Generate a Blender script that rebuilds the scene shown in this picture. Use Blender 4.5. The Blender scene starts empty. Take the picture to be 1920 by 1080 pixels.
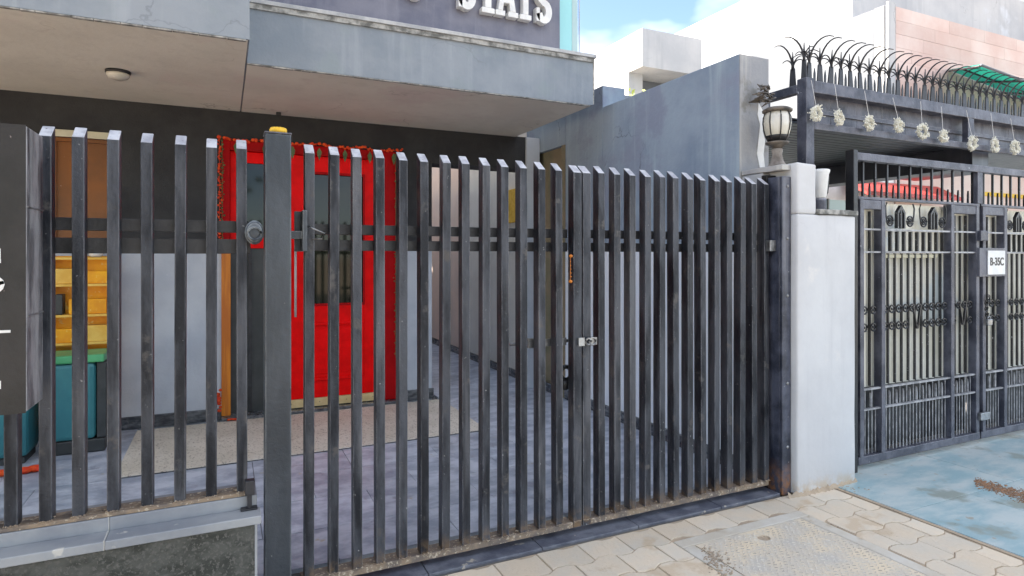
import bpy, bmesh, math, random
from mathutils import Vector, Matrix
random.seed(7)
R = math.radians
sc = bpy.context.scene
# ------------------------------------------------------------------ camera
cam = bpy.data.cameras.new('camera'); camo = bpy.data.objects.new('camera', cam)
sc.collection.objects.link(camo); sc.camera = camo
cam.sensor_width = 36; cam.lens = 36*1148/1920; cam.shift_y = -60/1920
cam.clip_start = .05; cam.clip_end = 3000
YAW = math.atan2(.4258, .9048)
camo.location = (0, 0, 1.5); camo.rotation_euler = (R(90), 0, -YAW)
# ------------------------------------------------------------------ sky and sun
SUN = Vector((-.62, .46, .60)).normalized()
el = math.asin(SUN.z); az = math.atan2(SUN.x, SUN.y)
w = bpy.data.worlds.new('World'); sc.world = w; w.use_nodes = True
nt = w.node_tree; nt.nodes.clear()
wo = nt.nodes.new('ShaderNodeOutputWorld'); bg = nt.nodes.new('ShaderNodeBackground')
sky = nt.nodes.new('ShaderNodeTexSky'); sky.sky_type = 'NISHITA'; sky.sun_disc = False
sky.sun_elevation = el; sky.sun_rotation = az; sky.air_density = .8; sky.dust_density = .3; sky.ozone_density = 2.5
tc = nt.nodes.new('ShaderNodeTexCoord'); mp = nt.nodes.new('ShaderNodeMapping'); mp.inputs['Scale'].default_value = (1, 1, 2.0); mp.inputs['Location'].default_value = (3.7, 1.9, .6)
cn = nt.nodes.new('ShaderNodeTexNoise'); cn.inputs['Scale'].default_value = 2.1; cn.inputs['Detail'].default_value = 5; cn.inputs['Roughness'].default_value = .55
cr = nt.nodes.new('ShaderNodeValToRGB'); cr.color_ramp.elements[0].position = .40; cr.color_ramp.elements[1].position = .72
cr.color_ramp.elements[0].color = (.0, .0, .0, 1); cr.color_ramp.elements[1].color = (.95, .95, .95, 1)
cm = nt.nodes.new('ShaderNodeMix'); cm.data_type = 'RGBA'; cm.inputs[7].default_value = (7.6, 8.0, 8.5, 1)
L = nt.links
L.new(tc.outputs['Generated'], mp.inputs[0]); L.new(mp.outputs[0], cn.inputs[0]); L.new(cn.outputs[0], cr.inputs[0])
L.new(cr.outputs[0], cm.inputs[0]); L.new(sky.outputs[0], cm.inputs[6]); L.new(cm.outputs[2], bg.inputs[0]); L.new(bg.outputs[0], wo.inputs[0])
bg.inputs[1].default_value = .062
sl = bpy.data.lights.new('sun', 'SUN'); so = bpy.data.objects.new('sun', sl); sc.collection.objects.link(so)
sl.energy = 3.0; sl.angle = R(2); sl.color = (1, .96, .9)
so.rotation_euler = SUN.to_track_quat('Z', 'Y').to_euler(); so.location = (0, -5, 8)
sc.view_settings.view_transform = 'Standard'; sc.view_settings.look = 'None'
sc.view_settings.exposure = 2.8; sc.view_settings.gamma = 1; sc.view_settings.use_curve_mapping = False
sc.view_settings.use_white_balance = True; sc.view_settings.white_balance_temperature = 7100; sc.view_settings.white_balance_tint = 12
sc.render.engine = 'CYCLES'

# ------------------------------------------------------------------ helpers
C = sc.collection
def at(px, py, Y):
    """photo pixel -> point of the plane Y (metres)"""
    t = (px-960)/1148; d = Y/(.9048-.4258*t)
    return d*(.4258+.9048*t), 1.5+(480-py)/1148*d
def gr(px, py, z=0):
    t = (px-960)/1148; d = (1.5-z)*1148/(py-480)
    return d*(.4258+.9048*t), d*(.9048-.4258*t)

def mat(name, c1, c2=None, sc1=3., rough=.6, metal=0., bump=.0, bsc=40., streak=None, streak_amt=.5,
        speck=None, speck_sc=60., speck_lo=.62, rnd=0., stretch=(1,1,1), rust=None, spec=.5, contrast=(.35,.65), patch=None, patch_sc=1.2, patch_lo=.55, crack=None, edge=None):
    m = bpy.data.materials.new(name); m.use_nodes = True; n = m.node_tree; N = n.nodes; K = n.links
    b = N['Principled BSDF']; b.inputs['Roughness'].default_value = rough; b.inputs['Metallic'].default_value = metal
    b.inputs['Specular IOR Level'].default_value = spec
    g = N.new('ShaderNodeNewGeometry'); pos = g.outputs['Position']
    def noise(scale, st=(1,1,1), det=5, off=0):
        v = N.new('ShaderNodeVectorMath'); v.operation = 'MULTIPLY_ADD'
        v.inputs[1].default_value = st; v.inputs[2].default_value = (off, off*1.7, off*.3); K.new(pos, v.inputs[0])
        t = N.new('ShaderNodeTexNoise'); t.inputs['Scale'].default_value = scale; t.inputs['Detail'].default_value = det
        t.inputs['Roughness'].default_value = .62; K.new(v.outputs[0], t.inputs[0]); return t.outputs[0]
    def ramp(s, lo, hi):
        r = N.new('ShaderNodeMapRange'); r.interpolation_type = 'SMOOTHSTEP'
        r.inputs[1].default_value = lo; r.inputs[2].default_value = hi; K.new(s, r.inputs[0]); return r.outputs[0]
    def mix(f, a, bb, mode='MIX'):
        x = N.new('ShaderNodeMix'); x.data_type = 'RGBA'; x.blend_type = mode
        if isinstance(f, float): x.inputs[0].default_value = f
        else: K.new(f, x.inputs[0])
        for i, q in ((6, a), (7, bb)):
            if isinstance(q, tuple): x.inputs[i].default_value = (*q, 1)
            else: K.new(q, x.inputs[i])
        return x.outputs[2]
    col = c1
    if c2: col = mix(ramp(noise(sc1, stretch), *contrast), c1, c2)
    if patch: col = mix(ramp(noise(patch_sc, (1,1,1), 6, 9.1), patch_lo, patch_lo+.1), col, patch)
    if streak:
        f = ramp(noise(9, (1,1,.07), 4, 3.3), .5, .72)
        mm = N.new('ShaderNodeMath'); mm.operation = 'MULTIPLY'; mm.inputs[1].default_value = streak_amt; K.new(f, mm.inputs[0])
        col = mix(mm.outputs[0], col, streak)
    if speck:
        col = mix(ramp(noise(speck_sc, (1,1,1), 3, 5.5), speck_lo, speck_lo+.06), col, speck)
    if rust:
        zr = N.new('ShaderNodeSeparateXYZ'); K.new(pos, zr.inputs[0])
        h = N.new('ShaderNodeMapRange'); h.inputs[1].default_value = rust[0]; h.inputs[2].default_value = rust[1]
        h.inputs[3].default_value = 1; h.inputs[4].default_value = 0; K.new(zr.outputs[2], h.inputs[0])
        a = N.new('ShaderNodeMath'); a.operation = 'MULTIPLY'; K.new(h.outputs[0], a.inputs[0]); K.new(ramp(noise(22, (1,1,1), 6, 1.1), .38, .62), a.inputs[1])
        col = mix(a.outputs[0], col, rust[2])
    if crack:
        v = N.new('ShaderNodeVectorMath'); v.operation = 'MULTIPLY_ADD'; nn = N.new('ShaderNodeTexNoise'); nn.inputs['Scale'].default_value = 5; nn.inputs['Detail'].default_value = 6
        K.new(pos, nn.inputs[0]); K.new(nn.outputs['Color'], v.inputs[0]); v.inputs[1].default_value = (.35,.35,.35); K.new(pos, v.inputs[2])
        vo = N.new('ShaderNodeTexVoronoi'); vo.feature = 'DISTANCE_TO_EDGE'; vo.inputs['Scale'].default_value = crack[1]; K.new(v.outputs[0], vo.inputs['Vector'])
        q = N.new('ShaderNodeMapRange'); q.inputs[1].default_value = .0; q.inputs[2].default_value = .008*crack[1]; q.inputs[3].default_value = .8; q.inputs[4].default_value = 0; K.new(vo.outputs['Distance'], q.inputs[0])
        a = N.new('ShaderNodeMath'); a.operation = 'MULTIPLY'; K.new(q.outputs[0], a.inputs[0]); K.new(ramp(noise(.9, (1,1,1), 3, 12.3), .50, .60), a.inputs[1])
        col = mix(a.outputs[0], col, crack[0])
    if edge:
        bv = N.new('ShaderNodeBevel'); bv.samples = 6; bv.inputs[0].default_value = edge[1]
        dt = N.new('ShaderNodeVectorMath'); dt.operation = 'DOT_PRODUCT'; K.new(bv.outputs[0], dt.inputs[0]); K.new(g.outputs['True Normal'], dt.inputs[1])
        q = N.new('ShaderNodeMapRange'); q.inputs[1].default_value = .90; q.inputs[2].default_value = .995; q.inputs[3].default_value = 1; q.inputs[4].default_value = 0; K.new(dt.outputs['Value'], q.inputs[0])
        a = N.new('ShaderNodeMath'); a.operation = 'MULTIPLY'; K.new(q.outputs[0], a.inputs[0]); K.new(ramp(noise(18, (1,1,.35), 5, 4.1), .36, .60), a.inputs[1])
        col = mix(a.outputs[0], col, edge[0])
    if rnd:
        oi = N.new('ShaderNodeObjectInfo'); r = N.new('ShaderNodeMapRange'); r.inputs[3].default_value = 1-rnd; r.inputs[4].default_value = 1+rnd
        K.new(oi.outputs['Random'], r.inputs[0])
        v = N.new('ShaderNodeVectorMath'); v.operation = 'SCALE'; K.new(r.outputs[0], v.inputs[3])
        if isinstance(col, tuple): v.inputs[0].default_value = col
        else: K.new(col, v.inputs[0])
        col = v.outputs[0]
    if isinstance(col, tuple): b.inputs['Base Color'].default_value = (*col, 1)
    else: K.new(col, b.inputs['Base Color'])
    if bump:
        bb = N.new('ShaderNodeBump'); bb.inputs['Strength'].default_value = bump; bb.inputs['Distance'].default_value = .01
        K.new(noise(bsc, (1,1,1), 6), bb.inputs['Height']); K.new(bb.outputs[0], b.inputs['Normal'])
    rr = N.new('ShaderNodeMapRange'); rr.inputs[3].default_value = max(0, rough-.12); rr.inputs[4].default_value = min(1, rough+.12)
    K.new(noise(14, (1,1,1), 4, 7.7), rr.inputs[0]); K.new(rr.outputs[0], b.inputs['Roughness'])
    return m

class MB:
    def __init__(s): s.v = []; s.f = []; s.sm = []
    def add(s, vs, fs, smooth=False):
        o = len(s.v); s.v += [tuple(v) for v in vs]; s.f += [tuple(i+o for i in f) for f in fs]; s.sm += [smooth]*len(fs); return s
    def box(s, x0, x1, y0, y1, z0, z1):
        return s.add([(x0,y0,z0),(x1,y0,z0),(x1,y1,z0),(x0,y1,z0),(x0,y0,z1),(x1,y0,z1),(x1,y1,z1),(x0,y1,z1)],
                     [(0,3,2,1),(4,5,6,7),(0,1,5,4),(1,2,6,5),(2,3,7,6),(3,0,4,7)])
    def prism(s, pts, y0, y1):          # pts = (x,z) outline, extruded along y
        n = len(pts)
        ar = sum(pts[i][0]*pts[(i+1)%n][1]-pts[(i+1)%n][0]*pts[i][1] for i in range(n))
        if ar < 0: pts = pts[::-1]
        v = [(x,y0,z) for x,z in pts]+[(x,y1,z) for x,z in pts]
        return s.add(v, [tuple(range(n)), tuple(range(2*n-1, n-1, -1))]+[(i, i+n, (i+1)%n+n, (i+1)%n) for i in range(n)])
    def slab(s, pts, z0, z1):           # pts = (x,y) outline, extruded along z
        n = len(pts)
        ar = sum(pts[i][0]*pts[(i+1)%n][1]-pts[(i+1)%n][0]*pts[i][1] for i in range(n))
        if ar < 0: pts = pts[::-1]
        v = [(x,y,z0) for x,y in pts]+[(x,y,z1) for x,y in pts]
        return s.add(v, [tuple(range(n-1,-1,-1)), tuple(range(n, 2*n))]+[(i, (i+1)%n, (i+1)%n+n, i+n) for i in range(n)])
    def tube(s, pts, r, n=6, r1=None):
        pts = [Vector(p) for p in pts]; rings = []; m = len(pts)
        for i, p in enumerate(pts):
            d = (pts[min(i+1, m-1)]-pts[max(i-1, 0)]).normalized()
            u = d.cross(Vector((0,0,1)));  u = d.cross(Vector((1,0,0))) if u.length < .2 else u
            u.normalize(); q = d.cross(u); rr = r if r1 is None else r+(r1-r)*i/(m-1)
            rings.append([p+(u*math.cos(a)+q*math.sin(a))*rr for a in (2*math.pi*k/n for k in range(n))])
        v = [x for rg in rings for x in rg]
        f = [(i*n+k, i*n+(k+1)%n, (i+1)*n+(k+1)%n, (i+1)*n+k) for i in range(m-1) for k in range(n)]
        f += [tuple(range(n-1,-1,-1)), tuple((m-1)*n+k for k in range(n))]
        return s.add(v, f, n > 5)
    def lathe(s, prof, cx, cy, n=20):   # prof = (r,z)
        m = len(prof); v = [(cx+r*math.cos(2*math.pi*k/n), cy+r*math.sin(2*math.pi*k/n), z) for r, z in prof for k in range(n)]
        f = [(i*n+k, i*n+(k+1)%n, (i+1)*n+(k+1)%n, (i+1)*n+k) for i in range(m-1) for k in range(n)]
        return s.add(v, f+[tuple(range(n-1,-1,-1)), tuple((m-1)*n+k for k in range(n))], True)
    def ring(s, cx, y, cz, Rr, r, n=12, k=5, a0=0, a1=360):
        full = a1-a0 >= 360; m = n if full else n+1; pts = []
        for i in range(m):
            a = R(a0+(a1-a0)*i/n); pts.append((cx+Rr*math.cos(a), y, cz+Rr*math.sin(a)))
        if full: pts.append(pts[0]); pts.append(pts[1])
        return s.tube(pts, r, k)
    def ball(s, c, r, sq=(1,1,1), n=8, m=5):
        v = []; f = []
        for i in range(1, m):
            th = math.pi*i/m
            for k in range(n):
                a = 2*math.pi*k/n; v.append((c[0]+r*sq[0]*math.sin(th)*math.cos(a), c[1]+r*sq[1]*math.sin(th)*math.sin(a), c[2]+r*sq[2]*math.cos(th)))
        t = len(v); v += [(c[0],c[1],c[2]+r*sq[2]), (c[0],c[1],c[2]-r*sq[2])]
        for i in range(m-2):
            for k in range(n): f.append((i*n+k, (i+1)*n+k, (i+1)*n+(k+1)%n, i*n+(k+1)%n))
        for k in range(n): f.append((t, k, (k+1)%n)); f.append((t+1, (m-2)*n+(k+1)%n, (m-2)*n+k))
        return s.add(v, f, True)
    def mesh(s, name, m):
        me = bpy.data.meshes.new(name); me.from_pydata(s.v, [], s.f); me.polygons.foreach_set('use_smooth', s.sm)
        me.materials.append(m); me.update(); return me
    def build(s, name, m, parent=None, bevel=0, stuff=False, kind=None, **tg):
        return place(name, s.mesh(name, m), parent, bevel=bevel, kind='stuff' if stuff else kind, **tg)
def place(name, me, parent=None, loc=(0,0,0), rot=(0,0,0), bevel=0, kind=None, label=None, cat=None, group=None):
    o = bpy.data.objects.new(name, me); C.objects.link(o); o.location = loc; o.rotation_euler = rot
    if parent:
        o.parent = parent; o.location = Vector(loc)-wloc(parent)
    if bevel:
        b = o.modifiers.new('bevel', 'BEVEL'); b.width = bevel; b.segments = 2; b.limit_method = 'ANGLE'; b.harden_normals = False
    if kind: o['kind'] = kind
    if label: o['label'] = label
    if cat: o['category'] = cat
    if group: o['group'] = group
    return o
def wloc(o):
    v = Vector(o.location); p = o.parent
    while p: v += p.location; p = p.parent
    return v
def thing(name, label, cat, loc=(0,0,0), group=None, kind=None):
    return place(name, None, None, loc=loc, label=label, cat=cat, group=group, kind=kind)

# ------------------------------------------------------------------ materials
M = {}
M['bar'] = mat('weathered_dark_paint', (.007,.009,.014), (.058,.063,.075), 9, .4, 0, .35, 60, streak=(.17,.17,.18), streak_amt=.45, patch=(.075,.07,.068), patch_sc=9, patch_lo=.60, speck=(.30,.30,.30), speck_sc=55, speck_lo=.70, rust=(.0,.16,(.25,.15,.07)), rnd=.12, stretch=(1,1,.25), spec=.28, edge=((.26,.265,.28), .006))
M['barcap'] = mat('skylit_cap_paint', (.30,.30,.33), (.52,.52,.54), 14, .6, 0, .3, 60, speck=(.12,.12,.13), speck_sc=50, speck_lo=.66)  # pale cap colour paints in the skylight on the slanted bar tops
M['rail'] = mat('dark_rail_paint', (.010,.010,.012), (.03,.03,.035), 8, .45, 0, .2, 60)
M['dust'] = mat('dusty_rail', (.30,.22,.15), (.16,.13,.11), 14, .85, 0, .5, 80, speck=(.5,.42,.32), speck_lo=.58)
M['post'] = mat('post_paint', (.018,.025,.034), (.045,.055,.068), 4, .38, 0, .25, 40, streak=(.11,.135,.145), streak_amt=.45, speck=(.4,.42,.42), speck_sc=45, speck_lo=.72, stretch=(1,1,.3), edge=((.3,.33,.34), .007))
M['blue_metal'] = mat('navy_channel_paint', (.016,.02,.034), (.07,.078,.11), 7, .4, 0, .3, 40, streak=(.3,.3,.33), streak_amt=.4, rust=(0,.22,(.3,.12,.03)), speck=(.6,.6,.6), speck_sc=30, speck_lo=.7)
M['black_metal'] = mat('black_paint', (.004,.004,.005), (.012,.012,.014), 9, .4, 0, .2, 60, speck=(.35,.35,.36), speck_sc=40, speck_lo=.73)
M['steel'] = mat('worn_steel', (.35,.36,.37), (.2,.2,.2), 20, .35, .8, .2, 80)
M['sign_black'] = mat('sign_front_paint', (.009,.009,.009), (.02,.018,.018), 5, .5, 0, .2, 50, speck=(.3,.25,.25), speck_sc=40, speck_lo=.72)
M['sign_side'] = mat('scuffed_tin', (.03,.028,.034), (.26,.25,.26), 9, .4, .2, .7, 24, streak=(.42,.42,.42), streak_amt=.5, edge=((.5,.5,.5), .006), stretch=(1,1,.35), contrast=(.4,.62))
M['white'] = mat('white_lettering', (.78,.78,.76), (.66,.66,.64), 8, .5)
M['fascia'] = mat('blue_grey_render', (.205,.24,.275), (.275,.305,.335), 1.6, .8, 0, .25, 35, patch=(.245,.285,.305), patch_sc=2.3, patch_lo=.55, streak=(.40,.43,.46), streak_amt=.3, crack=((.19,.21,.235), 1.3))
M['soffit'] = mat('soffit_plaster', (.60,.56,.49), (.68,.64,.56), 1.1, .9, 0, .25, 30, patch=(.62,.54,.49), patch_sc=.9, patch_lo=.56, crack=((.3,.26,.22), .9), streak=(.5,.46,.4), streak_amt=.3)
M['edge_dark'] = mat('chipped_edge', (.12,.12,.11), (.42,.41,.38), 14, .8, 0, .5, 40)
M['coping_metal'] = mat('coping_trim', (.32,.33,.34), (.50,.50,.49), 6, .55, 0, .3, 50)
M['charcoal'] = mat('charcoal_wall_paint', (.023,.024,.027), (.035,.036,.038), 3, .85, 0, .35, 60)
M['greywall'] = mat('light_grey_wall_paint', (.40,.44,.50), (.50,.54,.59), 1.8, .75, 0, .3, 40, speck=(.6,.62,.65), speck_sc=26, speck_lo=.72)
M['sidewall'] = mat('blue_grey_boundary_render', (.18,.235,.31), (.27,.335,.405), 1.1, .85, 0, .4, 25, streak=(.35,.43,.48), streak_amt=.6, patch=(.22,.255,.33), patch_sc=1.3, patch_lo=.52, speck=(.07,.08,.1), speck_sc=17, speck_lo=.74, crack=((.08,.1,.13), 1.1))
M['lowband'] = mat('pale_grey_lower_wall', (.66,.71,.78), (.74,.78,.82), 2, .8, 0, .3, 30, streak=(.55,.60,.66), streak_amt=.4)
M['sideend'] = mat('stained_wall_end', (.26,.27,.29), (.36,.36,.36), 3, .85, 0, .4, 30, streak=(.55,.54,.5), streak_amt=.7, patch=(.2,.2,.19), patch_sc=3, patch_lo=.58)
M['pinkwall'] = mat('pinkish_plaster', (.78,.61,.52), (.70,.57,.50), 1.5, .85, 0, .3, 30)
M['olive'] = mat('olive_plaster', (.17,.16,.10), (.26,.20,.13), 3, .8, 0, .3, 30)
M['beige'] = mat('beige_plaster', (.76,.73,.67), (.68,.65,.60), 2, .85, 0, .3, 30)
M['red'] = mat('red_gloss_paint', (.90,.0,.001), (.72,.0,.0), 5, .5, 0, .15, 20, spec=.15, patch=(.55,.003,.003), patch_sc=4, patch_lo=.62)
M['darkred'] = mat('deep_red_frame', (.42,.001,.003), (.32,.0,.002), 4, .6, spec=.15)
M['brass'] = mat('brass_kick_strip', (.72,.56,.30), (.6,.45,.22), 6, .35, .3)
M['orange_wood'] = mat('orange_wood', (.62,.20,.012), (.45,.12,.008), 3, .4, stretch=(8,8,.6))
M['brownglass'] = mat('amber_window', (.16,.055,.012), (.24,.075,.01), 2.2, .35, speck=(.5,.4,.3), speck_sc=30, speck_lo=.72)
M['cream'] = mat('cream_paint', (.60,.57,.42), (.5,.47,.35), 5, .6)
M['yellow'] = mat('golden_board', (.95,.45,.006), (.80,.30,.004), 5, .5, speck=(.9,.6,.15), speck_sc=16, speck_lo=.6)
M['yellow_lt'] = mat('pale_yellow_board', (.85,.55,.12), (.75,.42,.06), 6, .5)
M['teal'] = mat('teal_plastic', (.025,.17,.20), (.035,.21,.23), 3, .4)
M['green'] = mat('green_plastic', (.05,.34,.14), (.08,.42,.18), 5, .4)
M['darkgrey'] = mat('dark_grey_plastic', (.03,.035,.035), (.05,.055,.055), 5, .5)
M['orange'] = mat('orange_flowers', (.75,.09,.01), (.60,.03,.01), 30, .8, rnd=.2)
M['leaf'] = mat('leaf_green', (.05,.09,.03), (.10,.15,.05), 12, .6)
M['limeleaf'] = mat('lime_leaf', (.25,.35,.06), (.45,.5,.12), 12, .6)
M['marigold'] = mat('marigold_yellow', (.80,.50,.05), (.7,.4,.02), 20, .7)
M['slate'] = mat('blue_slate', (.27,.31,.38), (.50,.54,.61), 5.5, .38, 0, .5, 14, patch=(.26,.28,.34), patch_sc=6, patch_lo=.60, speck=(.42,.38,.32), speck_sc=9, speck_lo=.68, rnd=.12, stretch=(1,1.5,1))
M['joint'] = mat('dark_joint_bed', (.10,.10,.11), (.15,.14,.13), 6, .9)
M['granite_mat'] = mat('speckled_beige_granite', (.58,.54,.45), (.68,.64,.55), 3, .6, 0, .1, 60, speck=(.22,.19,.15), speck_sc=70, speck_lo=.58)
M['darkstone'] = mat('dark_marble', (.035,.04,.05), (.14,.15,.16), 9, .25, 0, .1, 40, stretch=(1,1,3))
M['greenmarble'] = mat('grey_granite', (.035,.04,.036), (.085,.088,.08), 12, .25, 0, .1, 40, speck=(.11,.108,.10), speck_sc=70, speck_lo=.53, stretch=(1,1,1.5))
M['coping_stone'] = mat('grey_coping_stone', (.22,.235,.26), (.33,.34,.35), 2.5, .5, 0, .15, 40, speck=(.52,.5,.46), speck_sc=12, speck_lo=.66)
M['grout'] = mat('pale_grout', (.5,.49,.46))
M['whitewash'] = mat('whitewash', (.53,.53,.535), (.60,.60,.60), 1.5, .85, 0, .35, 14, streak=(.47,.47,.48), streak_amt=.5, rust=(0,.10,(.5,.38,.25)), patch=(.64,.62,.60), patch_sc=3, patch_lo=.6, crack=((.3,.29,.28), 2.2))
M['paver'] = mat('sandy_paver', (.67,.55,.41), (.60,.53,.43), 3.2, .85, 0, .6, 45, patch=(.56,.44,.31), patch_sc=3.5, patch_lo=.54, speck=(.18,.15,.12), speck_sc=30, speck_lo=.72, rnd=.09)
M['sand'] = mat('sandy_ground', (.48,.37,.26), (.38,.30,.22), 5, .95, 0, .8, 60, speck=(.15,.11,.08), speck_sc=30, speck_lo=.68)
M['concrete'] = mat('grey_concrete', (.52,.46,.37), (.58,.54,.47), 5, .9, 0, .5, 50, patch=(.42,.33,.23), patch_sc=3, patch_lo=.58)
M['manhole'] = mat('painted_chequer_plate', (.70,.58,.42), (.50,.46,.40), 4, .75, .0, .3, 60, speck=(.2,.17,.14), speck_sc=26, speck_lo=.70, patch=(.60,.48,.34), patch_sc=3, patch_lo=.6)
M['tread'] = mat('worn_tread', (.36,.31,.25), (.60,.55,.47), 8, .6, 0, .2, 40)
M['threshold'] = mat('dark_threshold_slate', (.07,.078,.105), (.16,.17,.20), 8, .45, 0, .3, 40, speck=(.4,.36,.3), speck_sc=14, speck_lo=.66)
M['drive'] = mat('pale_blue_stone', (.27,.41,.44), (.47,.53,.52), 2.8, .32, 0, .15, 30, patch=(.27,.31,.28), patch_sc=2.6, patch_lo=.55, speck=(.36,.33,.27), speck_sc=9, speck_lo=.66, rnd=.06, stretch=(1,2.5,1))
M['dirt'] = mat('brown_dirt', (.32,.17,.09), (.22,.13,.08), 20, .95, rnd=0)
M['asphalt'] = mat('street_concrete', (.28,.27,.25), (.34,.32,.29), 3, .9, 0, .5, 60)
M['frame_grey'] = mat('grey_blue_frame_paint', (.035,.038,.055), (.11,.113,.14), 6, .45, 0, .3, 50, speck=(.42,.42,.44), speck_sc=34, speck_lo=.7, streak=(.22,.22,.25), streak_amt=.3, edge=((.30,.30,.33), .006))
M['gatebar'] = mat('dark_gate_bar', (.006,.006,.008), (.02,.02,.024), 14, .4, 0, .2, 60, speck=(.4,.4,.42), speck_sc=60, speck_lo=.66)
M['gatebar_lt'] = mat('worn_grey_gate_bar', (.18,.18,.19), (.40,.40,.41), 14, .5, 0, .2, 60, speck=(.05,.05,.06), speck_sc=40, speck_lo=.66)
M['corr'] = mat('cream_corrugated_sheet', (.74,.70,.58), (.82,.79,.69), 3, .55, 0, .1, 30, patch=(.62,.68,.68), patch_sc=1.5, patch_lo=.55)
M['roofdark'] = mat('dark_panel_soffit', (.03,.03,.038), (.055,.055,.065), 3, .35, streak=(.14,.14,.16), streak_amt=.3)
M['flower'] = mat('dried_white_buds', (.80,.77,.64), (.85,.83,.74), 40, .8)
M['string'] = mat('white_thread', (.7,.68,.65))
M['lampglass'] = mat('frosted_globe', (.50,.48,.40), (.62,.60,.54), 6, .25)
M['lampmetal'] = mat('bronze_lamp_metal', (.05,.045,.04), (.18,.15,.12), 14, .5, .3, .3, 40)
M['lampbase'] = mat('aged_lamp_base', (.30,.27,.24), (.12,.10,.085), 9, .7, 0, .3, 40)
M['farwhite'] = mat('white_render', (.52,.52,.52), (.42,.43,.445), .8, .9, 0, .3, 8, streak=(.36,.37,.385), streak_amt=.5, crack=((.25,.25,.26), .7), patch=(.56,.58,.61), patch_sc=1.1, patch_lo=.6)  # white render of the far walls, same colour on every face
M['farblue'] = mat('pale_blue_render', (.15,.165,.185), (.19,.205,.225), .8, .9, 0, .2, 8, streak=(.12,.125,.135), streak_amt=.5)
M['pinktile'] = mat('pink_stone_tile', (.60,.42,.37), (.68,.55,.50), .9, .7, 0, .2, 30, rnd=.06)
M['pinkjoint'] = mat('pink_joint', (.42,.33,.30), (.5,.4,.37), 3, .9)
M['awning'] = mat('green_awning_sheet', (.0,.42,.34), (.0,.50,.40), 2, .45)
_m = M['awning']; _n = _m.node_tree; _t = _n.nodes.new('ShaderNodeBsdfTranslucent'); _t.inputs[0].default_value = (0,.55,.45,1); _x = _n.nodes.new('ShaderNodeMixShader'); _x.inputs[0].default_value = .6
_n.links.new(_n.nodes['Principled BSDF'].outputs[0], _x.inputs[1]); _n.links.new(_t.outputs[0], _x.inputs[2]); _n.links.new(_x.outputs[0], _n.nodes['Material Output'].inputs[0])
M['redroof'] = mat('red_roof_sheet', (.60,.06,.05), (.5,.05,.04), 2, .5)
M['tealpaint'] = mat('teal_paint', (.05,.35,.38), (.08,.42,.45), 3, .6)
M['darkblue'] = mat('dark_window_frame', (.08,.10,.14), (.12,.14,.19), 3, .5)
M['bark'] = mat('bark', (.10,.07,.05), (.06,.045,.03), 8, .9, 0, .6, 20)
def glass(name, col, rough=.05, spec=1.):
    m = bpy.data.materials.new(name); m.use_nodes = True; b = m.node_tree.nodes['Principled BSDF']
    b.inputs['Base Color'].default_value = (*col, 1); b.inputs['Roughness'].default_value = rough; b.inputs['Specular IOR Level'].default_value = spec
    return m
M['doorglass'] = glass('dark_door_glass', (.010,.014,.009), .05, .35)
M['tealglass'] = glass('teal_glass', (.32,.68,.68), .12, .7)
M['clearglass'] = glass('pale_green_glass', (.42,.58,.56), .1, .7)

# ================================================================== SETTING
MB().add([(-600,-600,-.06),(600,-600,-.06),(600,600,-.06),(-600,600,-.06)], [(0,1,2,3)]).build('ground', M['sand'], kind='structure')
MB().box(-60, 60, -8, -.6, -.05, -.02).build('street', M['asphalt'], kind='structure')
# pavement of interlocking pavers
pave = MB().box(-5, 3.57, -.45, 2.745, -.055, -.005).build('pavement', M['sand'], kind='structure')
P, RW, AMP = .237, .181, .016
HX0, HX1, HY0, HY1 = 2.13, 3.06, 1.60, 2.545          # concrete collar of the manhole
def wave(x): 
    f = (x/P) % 1.0; t = math.sin(2*math.pi*f); return AMP*max(-1, min(1, t*1.5))
pcache = {}
def paver(x0, x1, r, ymin=None):
    key = None
    y0 = 2.74-(r+1)*RW; g = .0035; N_ = 8
    xs = [x0+g+(x1-x0-2*g)*k/N_ for k in range(N_+1)]
    top = [min(y0+RW-g+wave(x), 2.738) for x in xs]; bot = [y0+g+wave(x) for x in xs]
    if ymin: bot = [max(b, ymin) for b in bot]; top = [max(t, ymin+.012) for t in top]
    cx, cy = (x0+x1)/2, y0+RW/2
    pts = [(x-cx, b-cy) for x, b in zip(xs, bot)]+[(x-cx, t-cy) for x, t in zip(xs[::-1], top[::-1])]
    key = tuple(round(c, 4) for p in pts for c in p)
    if key not in pcache: pcache[key] = MB().slab(pts, -.02, 0).mesh('paver', M['paver'])
    place('paver', pcache[key], pave, (cx, cy, random.uniform(-.0015, .0015)), (R(random.uniform(-.4,.4)), R(random.uniform(-.4,.4)), 0), bevel=.003)
for r in range(9):
    off = (r % 2)*P/2; k = int(-.2/P) if r < 3 else 1; yt = 2.74-r*RW; yb = yt-RW
    x = .0-off+k*P
    while x < 3.56:
        a, b = x, min(x+P, 3.563); x += P
        if b-a < .03: continue
        ymn = None
        if yb+AMP < HY1 and yt > HY0:                    # row meets the collar
            if yt-AMP-HY1 > .05 and b > HX0 and a < HX1: ymn = HY1
            elif b > HX0 and a < HX1:
                if a < HX0-.04: paver(a, HX0, r)
                if b > HX1+.04: paver(HX1, b, r)
                continue
        paver(a, b, r, ymn)
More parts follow.
